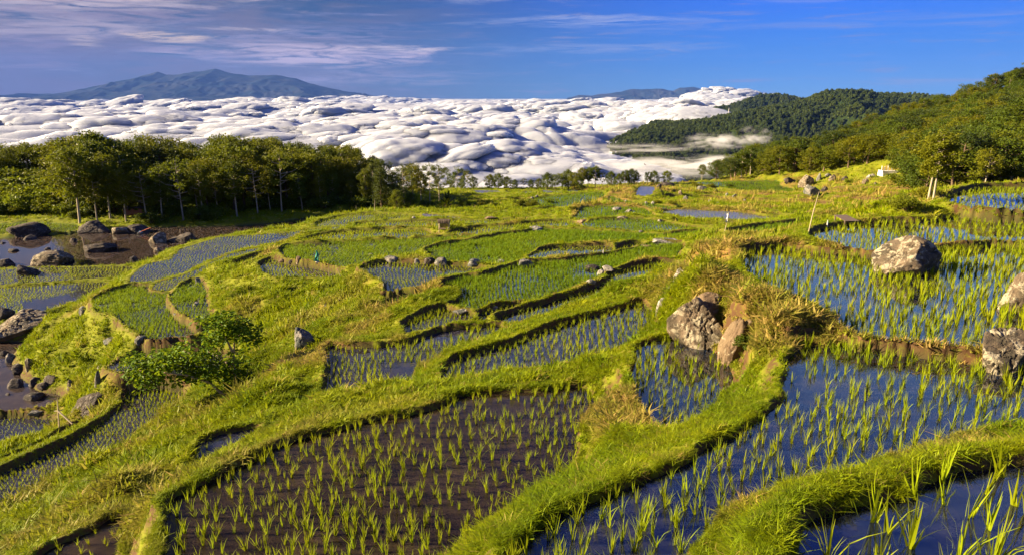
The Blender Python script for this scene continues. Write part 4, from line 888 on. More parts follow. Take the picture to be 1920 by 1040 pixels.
forest_row(90, 94, 24, 10, 60, [('round', 0), ('round', 1), ('slender', 0), ('broad', 0), ('broad', 1), ('slender', 3), ('broad', 2), ('slender', 1)], 'second row', x0=140)
forest_row(111, 120, 27, 0, 16, [('slender', 0), ('broad', 0), ('round', 0), ('slender', 1)], 'rear left corner', x0=-70, x1=150)
forest_row(98, 106, 27, -7, 18, [('broad', 1), ('broad', 3), ('round', 1), ('broad', 0), ('broad', 2)], 'third row', x0=135)
forest_row(111, 119, 30, -10, 12, [('broad', 3), ('broad', 1), ('round', 1), ('broad', 0)], 'rearmost row')
for px, Y, yt in [(468, 107, 243), (430, 108, 256), (330, 106, 253), (395, 108, 264), (520, 108, 254), (165, 105, 243)]:
    p = at_Y(px, Y); place_tree('bamboo', int(px), p, top_z(px, yt, Y) - p.z, {468: 'tallest feathery bamboo clump rising above the forest skyline at left', 430: 'feathery bamboo clump just left of the tallest clump', 330: 'arching bamboo tops above the middle of the left forest', 395: 'short bamboo clump in the notch of the forest skyline', 520: 'bamboo clump just right of the tallest clump in the forest', 165: 'bamboo crown at the highest point of the forest far left'}[px], 'bamboo clumps in the left forest', 'bamboo')
n_ = 0
for Yb in (91, 95, 99, 103, 107):
    px = -40 + (Yb % 3) * 6; n_ = 0
    while px < 165:
        p = at_Y(px, Yb + rng.uniform(-1.5, 1.5)); v = int(rng.integers(3)); n_ += 1
        place_tree('bush', v, p, rng.uniform(1.4, 2.2) + (Yb - 91) * 0.13, '%s sunlit bush, %s from the left in the %s shrub bank at far left' % (['olive', 'dark green', 'yellow-green'][v], ordinal(n_), {91: 'lowest', 95: 'second', 99: 'middle', 103: 'fourth', 107: 'highest'}[Yb]), 'sunlit shrubs at the far left of the forest', 'bush', wide=1.5)
        px += rng.uniform(13, 24)
px = 140; n_ = 0
while px < 740:
    Y = rng.uniform(84.5, 90) + shift(px); p = at_Y(px, Y); v = int(rng.integers(3)) if px < 300 else 1
    if px > -10: n_ += 1
    if rng.random() < (0.35 if 190 < px < 290 else 0.6):
        place_tree('bush', v, p, rng.uniform(0.7, 2.3), '%s undergrowth bush, %s from the left along the foot of the left forest' % (['olive', 'dark green', 'yellow-green'][v], ordinal(n_) if n_ else 'outermost'), 'undergrowth bushes at the forest edge', 'bush', wide=1.3)
    px += rng.uniform(12, 22)
# trees at the end of the forest and on the far ridge: (column, base row, top row, kind, variant, label, width)
SINGLE = [(716,392,306,'cone',1,'dark pointed tree at the right end of the left forest',1.0),(738,388,318,'cone',1,'dark broad-based conifer between the forest and the open-crowned trees',1.5),(700,385,300,'slender',4,'thin grey tree against the clouds at the right end of the forest',1.0),
 (758,384,306,'airy',1,'left open-crowned tree of the group right of the forest',1.0),(775,382,302,'slender',0,'golden tall tree inside the group right of the forest',1.3),(790,384,318,'slender',3,'golden slim tree at the middle of the group right of the forest',1.0),(806,382,303,'airy',1,'tall grey-green open tree, right side of the group beside the forest',1.0),(824,380,306,'airy',1,'rightmost lacy tree of the group beside the forest',1.0),
 (745,390,355,'round',0,'low rounded olive tree in front of the open-crowned group',1.0),(770,389,360,'round',1,'low dark rounded tree under the open-crowned group',1.1),
 (858,353,309,'airy',2,'tall tufted tree alone on the left of the far ridge',0.8),(876,354,316,'airy',1,'second tufted tree on the far ridge, right of the tall tufted one',0.8),(888,354,330,'round',3,'low spreading tree at the foot of the tufted ridge trees',1.0),(846,352,333,'airy',1,'small thin tree left of the tufted ridge trees',0.8),(868,355,338,'round',1,'dark low tree between the tufted ridge trees',0.9),
 (918,353,326,'round',0,'left tree of the dense rounded clump on the ridge',1.0),(934,354,324,'round',1,'tallest tree of the dense rounded clump on the ridge',1.1),(950,354,330,'round',0,'right tree of the dense rounded clump on the ridge',1.0),(965,355,336,'round',1,'small tree at the right foot of the rounded ridge clump',1.0),(982,354,333,'airy',1,'pale lacy tree between the two ridge clumps',0.9),
 (996,354,336,'round',1,'small round tree starting the long ridge row',0.9),(1010,355,334,'round',0,'second small tree of the long ridge row',0.9),(1026,356,322,'round',1,'big dark round tree in the long ridge row',1.0),(1040,356,326,'broad',1,'dark tree right of the big round one in the ridge row',0.9),(1054,356,324,'broad',4,'bright tree low in the long ridge row',0.9),(1066,355,316,'round',1,'high round tree at the middle of the ridge row',0.9),(1078,357,322,'broad',2,'olive tree in the middle of the ridge row',1.0),(1091,354,312,'slender',0,'slim tall tree in the ridge row, left of the tallest',1.2),(1102,354,311,'slender',2,'slim pale-trunked tree standing out of the ridge row',1.0),(1116,353,309,'slender',3,'tallest dark tree of the long ridge row',1.4),(1086,358,330,'round',1,'rounded shrub-like tree before the ridge row',1.0),(1130,352,320,'airy',1,'pale thin tree right of the tallest ridge tree',0.8),(1146,350,320,'round',1,'round dark tree near the right of the ridge row',0.9),(1160,350,324,'round',3,'last small tree of the long ridge row',0.8),
 (1172,348,318,'broad',1,'left tree of the small ridge clump left of the round-headed tree',0.8),(1184,348,315,'round',1,'middle tree of the small ridge clump left of the round-headed tree',0.9),(1194,348,321,'slender',1,'right tree of the small ridge clump left of the round-headed tree',1.1),
 (1214,346,322,'broad',3,'left flat-topped tree just left of the round-headed tree',0.8),(1226,346,319,'round',3,'right flat-topped tree just left of the round-headed tree',1.0),(1280,342,337,'round',1,'tiny dark bush-like tree right of the round-headed tree',0.9),
 (1250,346,319,'round',2,'bright round-headed tree standing alone on a rocky knoll of the ridge',0.95)]
for (px, yb, yt, kind, var, lb, wd) in SINGLE:
    p = hit(px, yb); 
    if p.y > 260: p = at_Y(px, 190)
    h = top_z(px, yt, p.y) - p.z; place_tree(kind, var, p, max(h, 1.0), lb, 'trees on the far ridge' if px > 840 else 'trees at the end of the left forest', wide=wd)
# right hillside forest
BND = [(1290,342),(1400,338),(1480,331),(1560,322),(1625,316),(1650,306),(1690,322),(1705,350),(1730,370),(1800,368),(1920,352),(2100,350)]
cand = []
for _ in range(13000):
    Y = rng.uniform(70, 292); px = rng.uniform(1285, 2040); p = at_Y(px, Y); 
    if p.z < -60: continue
    a, b, c_ = project(np.array([p.x]), np.array([p.y]), np.array([p.z])); 
    if b[0] > interp(BND, px) - 2: continue
    if all((p.x - q.x) ** 2 + (p.y - q.y) ** 2 > (2.2 + 0.007 * Y) ** 2 for q in cand): cand.append(p)
cand.sort(key=lambda p: p.y)
vis = []
for p in cand:
    a, b, c_ = project(np.array([p.x]), np.array([p.y]), np.array([p.z + 4])); vis.append(0 < a[0] < 1925)
near_f = [p for p, v in zip(cand, vis) if v][:150]; ids = set(id(p) for p in near_f); far_f = [p for p in cand if id(p) not in ids]
KR = [('broad', 0), ('round', 1), ('broad', 3), ('slender', 0), ('round', 1), ('broad', 1), ('slender', 2), ('round', 0)]
for bi, bn in enumerate(['nearest band', 'second band', 'third band']):
    grp_ = sorted(near_f[bi * 50:(bi + 1) * 50], key=lambda p: p.x / p.y)
    for oi_, p in enumerate(grp_):
        kind, var = KR[rng.integers(len(KR))]; lm = PROTO[kind][var][2]
        place_tree(kind, var, p, rng.uniform(4.8, 7.4), '%s %s tree, %s from the left in the %s of hillside trees' % (LOOK[kind], LBL[lm], ordinal(oi_ + 1), bn), 'trees of the right hillside forest', wide=rng.uniform(1.1, 1.5))
for i, (px, yb, yt, kind, var, lb, wd) in enumerate([(1741,372,262,'slender',1,'tall white-trunked tree at the forest edge beside the highest paddy',1.25),(1750,374,290,'slender',3,'shorter white-trunked tree beside the tallest white trunk',1.15),(1768,370,285,'slender',0,'leafy tree right of the white trunks by the highest paddy',1.6),(1790,368,300,'airy',0,'open olive tree behind the far bund of the highest paddy',1.3),(1836,350,285,'airy',0,'pale-branched spreading tree behind the highest paddy',1.5),(1890,350,290,'airy',0,'pale-branched tree near the right border behind the highest paddy',1.4)]):
    p = hit(px, yb) if px < 1760 else at_Y(px, 78); h = top_z(px, yt, p.y) - p.z; place_tree(kind, var, p, max(3, h), lb, wide=wd)
PROTO['palm'] = [palm(3, 4.2) + ('lime',), palm(4, 2.5) + ('lime',)]
for (px, yt, Y, lb) in [(1749,232,150,'large palm with bright drooping fronds on the right hillside'),(1886,222,170,'shaggy palm near the right border high on the hillside'),(1712,275,135,'low palm with dark fronds below the large palm'),(1645,262,150,'small pale dry palm left on the right hillside')]:
    p = at_Y(px, Y); h = top_z(px, yt, Y) - p.z; e = place_tree('palm', int(px) % 2, p, 10, lb, 'palms on the right hillside', 'palm', 'palm_tree', parts=('trunk', 'fronds')); s = max(h, 4) / 5.2; e.scale = (s * 1.3, s * 1.3, s)
PJ = [fast_mesh('x', np.zeros((1, 3)), np.zeros((0, 4), int))]
def joined(kind, var):
    tm, cm, _ = PROTO[kind][var]; bm = bmesh.new(); bm.from_mesh(tm); k0 = len(bm.faces); bm.from_mesh(cm); bm.faces.ensure_lookup_table()
    for i, f in enumerate(bm.faces): f.material_index = 0 if i < k0 else 1
    me = bpy.data.meshes.new('forest_tree'); bm.to_mesh(me); bm.free(); me.materials.append(tm.materials[0]); me.materials.append(cm.materials[0]); return me
C_TREE = proto_collection('forest_kinds', [joined(k, v) for k, v in KR])
n = len(far_f); s = rng.uniform(0.48, 0.74, n); w_ = s * rng.uniform(1.1, 1.5, n)
o = scatter('hillside_forest', np.array([tuple(p) for p in far_f]), np.stack([np.zeros(n), np.zeros(n), rng.random(n) * 6.28], -1), np.stack([w_, w_, s], -1), rng.integers(0, 8, n), C_TREE)
tag(o, 'dense olive green forest covering the upper right hillside', 'forest', kind='stuff')
print('hill forest near', len(near_f), 'far', n)
# forest on the far hill: small simple crowns by the thousand
def crown_blob(seed, mat):
    g = np.random.default_rng(seed); n = 260; q = g.normal(size=(n, 3)); q /= np.linalg.norm(q, axis=1, keepdims=True); q *= (g.random((n, 1)) ** 0.3) * (3.0, 3.0, 3.6); q += (0, 0, 5.0); q += 0.5 * g.normal(size=(n, 3))
    tb = tube([(0, 0, -1), (0, 0, 4), (0, 0, 6)], [0.4, 0.3, 0.2], 4)
    bm_ = leaf_cards(q, 1.9, g, 0.8)
    return rects([tb, bm_], mat, 'far_crown')
M_FARLEAF = leaf_material('far_hill_foliage', (0.030, 0.052, 0.010), (0.070, 0.095, 0.014), (0.022, 0.036, 0.010), 0.15, noise_s=0.012)
C_BLOB = proto_collection('far_tree_kinds', [crown_blob(40 + i, M_FARLEAF) for i in range(4)])
def plant_range(X, Y, Zr, n, nm, label, smin, smax):
    ny, nx = X.shape; i = rng.integers(0, ny - 1, n); j = rng.integers(0, nx - 1, n); a = rng.random(n); b = rng.random(n)
    f = lambda A: A[i, j] * (1 - a) * (1 - b) + A[i + 1, j] * a * (1 - b) + A[i, j + 1] * (1 - a) * b + A[i + 1, j + 1] * a * b
    P = np.stack([f(X), f(Y), f(Zr)], -1); P = P[P[:, 2] > -215]; n = len(P); s = rng.uniform(smin, smax, n)
    o = scatter(nm, P, np.stack([np.zeros(n), np.zeros(n), rng.random(n) * 6.28], -1), np.stack([s, s, s * rng.uniform(0.8, 1.3, n)], -1), rng.integers(0, 4, n), C_BLOB); tag(o, label, 'forest', kind='stuff')
plant_range(hillX, hillY, hillZ, 44000, 'far_hill_forest', 'dark green forest covering the hill that rises out of the clouds', 0.9, 1.7)
plant_range(peakX, peakY, peakZ, 9000, 'peak_forest', 'dark forest on the small peak behind the larger hill', 1.2, 2.2)

# ------------------------------------------------------------------ the big-leaved tree on the slope in front
def leafy_tree():
    pb = hit(443, 752); D = math.hypot(pb.y, pb.z); s = D / F * 1.02; g = np.random.default_rng(77)
    M = leaf_material('broad_glossy_leaf', (0.05, 0.11, 0.003), (0.13, 0.20, 0.004), (0.06, 0.12, 0.003), 0.45, noise_s=1.2, gloss=0.12)
    e = empty('broadleaf_tree', pb)
    L = lambda dx, dy, dep=0.0: np.array([dx * s, dep, dy * s])
    stems = [[L(0, -10), L(2, 20), L(0, 60, .1), L(2, 90, .1), L(-8, 118, .15)], [L(2, 88, .1), L(12, 120, -.1), L(28, 135, -.3)], [L(-8, 118, .15), L(-14, 145, .2)],
             [L(-6, -8), L(-22, 18, -.1), L(-40, 42, -.2), L(-80, 58, -.3), L(-135, 62, -.2), L(-170, 60, 0)], [L(-40, 42, -.2), L(-70, 85, .2), L(-95, 95, .3)], [L(0, 60, .1), L(-30, 80, .4), L(-60, 88, .6)], [L(4, -6), L(10, 25, .3), L(20, 55, .4)]]
    rad = [[.10, .085, .07, .05, .035], [.045, .03, .015], [.03, .015], [.075, .06, .05, .035, .02, .01], [.03, .02, .01], [.035, .02, .01], [.04, .03, .012]]
    link('trunk', rects([tube(a, b, 7) for a, b in zip(stems, rad)], bark_material('pale_branch_bark', (0.20, 0.14, 0.09), (0.42, 0.34, 0.25), 9), 'trunk', True), e)
    C = []
    def clump(cx, cy, rx, ry, n, dep=0.0, dd_=0.8):
        n = int(n * 1.7)
        q = g.normal(size=(n, 3)); q /= np.linalg.norm(q, axis=1, keepdims=True); q *= g.random((n, 1)) ** 0.4
        C.append(np.array([cx * s, dep, cy * s]) + q * (rx * s, dd_, ry * s))
    for a in [(-10,140,42,22,330),(20,132,38,20,260),(-25,118,22,16,110),(-5,160,25,10,90),(45,120,16,12,60),(-38,160,14,10,40),
              (-170,62,32,24,240),(-130,72,40,26,330),(-95,84,36,22,260),(-60,62,42,28,330),(-20,56,34,26,280),(6,52,24,28,190),(-150,40,26,14,110),(-90,45,40,16,150),(10,86,18,16,70),(-40,96,26,16,120),(-78,108,24,10,60),(14,30,12,16,50),(-6,22,12,12,30),(-184,80,14,12,40)]:
        clump(*a, dep=g.uniform(-0.25, 0.35))
    Cc = np.concatenate(C); n = len(Cc); a = g.normal(size=(n, 3)) * (1, 1, 0.45); a /= np.linalg.norm(a, axis=1, keepdims=True)
    nrm = g.normal(size=(n, 3)) * 0.6 + (0, 0, 1.2); b = np.cross(a, nrm); b /= np.linalg.norm(b, axis=1, keepdims=True); up = np.cross(b, a)
    S = g.uniform(0.10, 0.21, n)[:, None]; V = []; 
    # a six-cornered leaf folded along its midrib
    for (u_, v_, k_) in [(0, 0, 0), (0.28, 0.24, 0.07), (0.68, 0.26, 0.04), (1.0, 0, -0.10), (0.68, -0.26, 0.04), (0.28, -0.24, 0.07), (0.3, 0, 0), (0.68, 0, -0.03)]:
        V.append(Cc + a * S * u_ + b * S * v_ + up * S * k_)
    V = np.stack(V, 1).reshape(-1, 3); o8 = np.arange(n)[:, None] * 8
    Fq = np.concatenate([o8 + np.array([[0, 1, 6, 6]]), o8 + np.array([[1, 2, 7, 6]]), o8 + np.array([[2, 3, 7, 7]]), o8 + np.array([[3, 4, 7, 7]]), o8 + np.array([[4, 5, 6, 7]]), o8 + np.array([[5, 0, 6, 6]])])
    T = np.concatenate([Fq[:, [0, 1, 2]], Fq[:, [0, 2, 3]]]); T = T[(T[:, 0] != T[:, 1]) & (T[:, 1] != T[:, 2]) & (T[:, 0] != T[:, 2])]
    link('crown', fast_mesh('crown', V, T, M), e)
    tag(e, 'small tree with broad glossy leaves and pale forked stems on the grassy slope', 'tree')
leafy_tree()
# ------------------------------------------------------------------ boulders
def rock_material(name, base, dark, lich, amount, s=1.0):
    m, t = mat_new(name); o = t.n('ShaderNodeOutputMaterial'); b = t.n('ShaderNodeBsdfPrincipled'); b.inputs['Roughness'].default_value = 0.9; b.inputs['Specular IOR Level'].default_value = 0.2
    tc_ = t.n('ShaderNodeTexCoord').outputs['Object']; oi = t.n('ShaderNodeObjectInfo').outputs['Random']
    v = t.n('ShaderNodeVectorMath', operation='ADD'); t.set(v.inputs[0], tc_); cx = t.n('ShaderNodeCombineXYZ'); t.set(cx.inputs[0], t.math('MULTIPLY', oi, 50)); t.set(v.inputs[1], cx.outputs[0]); pv = v.outputs[0]
    n1_ = t.noise(pv, 1.6 * s, 8, 0.68); n2_ = t.noise(pv, 3.4 * s, 9, 0.75, dist=0.4); n3_ = t.noise(pv, 14 * s, 5, 0.7)
    c_ = t.mix(t.smooth(n1_, 0.35, 0.65), (*dark, 1), (*base, 1))
    nz = t.n('ShaderNodeSeparateXYZ', i_0=t.n('ShaderNodeNewGeometry').outputs['Normal']).outputs[2]
    k = t.math('MULTIPLY', t.smooth(n2_, 0.62 - amount * 0.28, 0.66 - amount * 0.22), t.smooth(nz, -0.4, 0.2))
    c_ = t.mix(k, c_, (*lich, 1)); c_ = t.mix(t.math('MULTIPLY', t.smooth(n3_, 0.55, 0.7), 0.5), c_, (*dark, 1))
    t.set(b.inputs['Base Color'], c_)
    bp = t.n('ShaderNodeBump', i_Strength=1.0, i_Distance=0.08); t.set(bp.inputs['Height'], t.math('ADD', n2_, t.math('MULTIPLY', n3_, 0.5))); t.set(b.inputs['Normal'], bp.outputs[0]); t.set(o.inputs[0], b)
    return m
RK = {'lichen': rock_material('lichened_brown_rock', (0.135, 0.098, 0.066), (0.04, 0.034, 0.024), (0.27, 0.235, 0.17), 0.42),
      'grey': rock_material('grey_rock', (0.13, 0.115, 0.10), (0.05, 0.06, 0.055), (0.22, 0.20, 0.18), 0.42),
      'tan': rock_material('tan_rock', (0.16, 0.115, 0.07), (0.10, 0.065, 0.04), (0.34, 0.29, 0.2), 0.15),
      'dark': rock_material('dark_wet_rock', (0.055, 0.042, 0.034), (0.020, 0.017, 0.016), (0.13, 0.115, 0.10), 0.3),  # darkest of the rock tones, in ponds and on open slopes alike
      'white': rock_material('white_lichened_rock', (0.20, 0.175, 0.155), (0.08, 0.09, 0.08), (0.30, 0.275, 0.25), 0.5)}
_ico = {}
def ico(n):
    if n not in _ico:
        bm = bmesh.new(); bmesh.ops.create_icosphere(bm, subdivisions=n, radius=1); me = bpy.data.meshes.new('i'); bm.to_mesh(me); bm.free()
        V = np.empty(len(me.vertices) * 3); me.vertices.foreach_get('co', V); Fv = np.empty(len(me.polygons) * 3, int); me.polygons.foreach_get('vertices', Fv); _ico[n] = (V.reshape(-1, 3), Fv.reshape(-1, 3)); bpy.data.meshes.remove(me)
    return _ico[n]
def n3(P, f, seed):
    return (fbm(P[:, 0] * f + seed, P[:, 1] * f + P[:, 2] * f * 0.7, seed, 4) + fbm(P[:, 2] * f + seed * 3, P[:, 1] * f - P[:, 0] * f * 0.6, seed + 5, 4)) / 2 - 0.5
def rock_mesh(seed, sub=4, planes=14, size=(1, 1, 1), mat=None, rough=0.20):
    V, T = ico(sub); g = np.random.default_rng(seed); N_ = g.normal(size=(planes, 3)); N_ /= np.linalg.norm(N_, axis=1, keepdims=True); D = g.uniform(0.55, 1.0, planes)
    dot = V @ N_.T; r = np.where(dot > 0.05, D / np.maximum(dot, 0.05), 9).min(1); r = np.minimum(r, 1.12)
    r = r * (1 + rough * n3(V, 2.2, seed % 97) + rough * 0.5 * n3(V, 7.0, seed % 89 + 3) - 0.10 * sstep(0.035 - np.abs(n3(V, 2.6, seed % 83 + 9)), 0.0, 0.035) + rough * 0.15 * n3(V, 22.0, seed % 61 + 3))
    P = V * r[:, None] * np.array(size)
    lo, hi = P.min(0), P.max(0); P = (P - (lo + hi) / 2) / ((hi - lo) / 2) * np.array(size)
    return fast_mesh('rock', P, T, mat, smooth=False if sub < 4 else True)
rock_n = [0]
def rock(px, yb, wpx, hpx, kind, label, group=None, seed=None, depth=0.8, tilt=0.0, name='boulder', cat='boulder', sink=0.38, sub=None, off=None):
    """boulder whose foot is seen at (px, yb) and which spans wpx x hpx photograph pixels there"""
    rock_n[0] += 1; seed = seed or 500 + rock_n[0] * 7
    p = hit(px, yb) if off is None else Vector(off); D = math.sqrt(p.x ** 2 + p.y ** 2 + p.z ** 2) * math.cos(math.atan2(abs(px - 960), F) * 0.5); s = D / F
    w_ = wpx * s * 0.47; dp = w_ * depth; sa = abs(p.z) / math.sqrt(p.x ** 2 + p.y ** 2 + p.z ** 2); h = max(hpx * s - dp * sa * 0.9, 0.45 * hpx * s); hz = h / (2 * (1 - sink)) 
    me = rock_mesh(seed, sub or (6 if wpx > 80 else (5 if wpx > 40 else (4 if wpx > 18 else 2))), 11, (w_, dp, hz), RK[kind])
    o = link(name, me, loc=(p.x, p.y + dp * 0.6, p.z + h - hz)); o.rotation_euler = (0, tilt, rng.uniform(-0.4, 0.4) if wpx < 60 else 0)
    tag(o, label, cat, group); return o
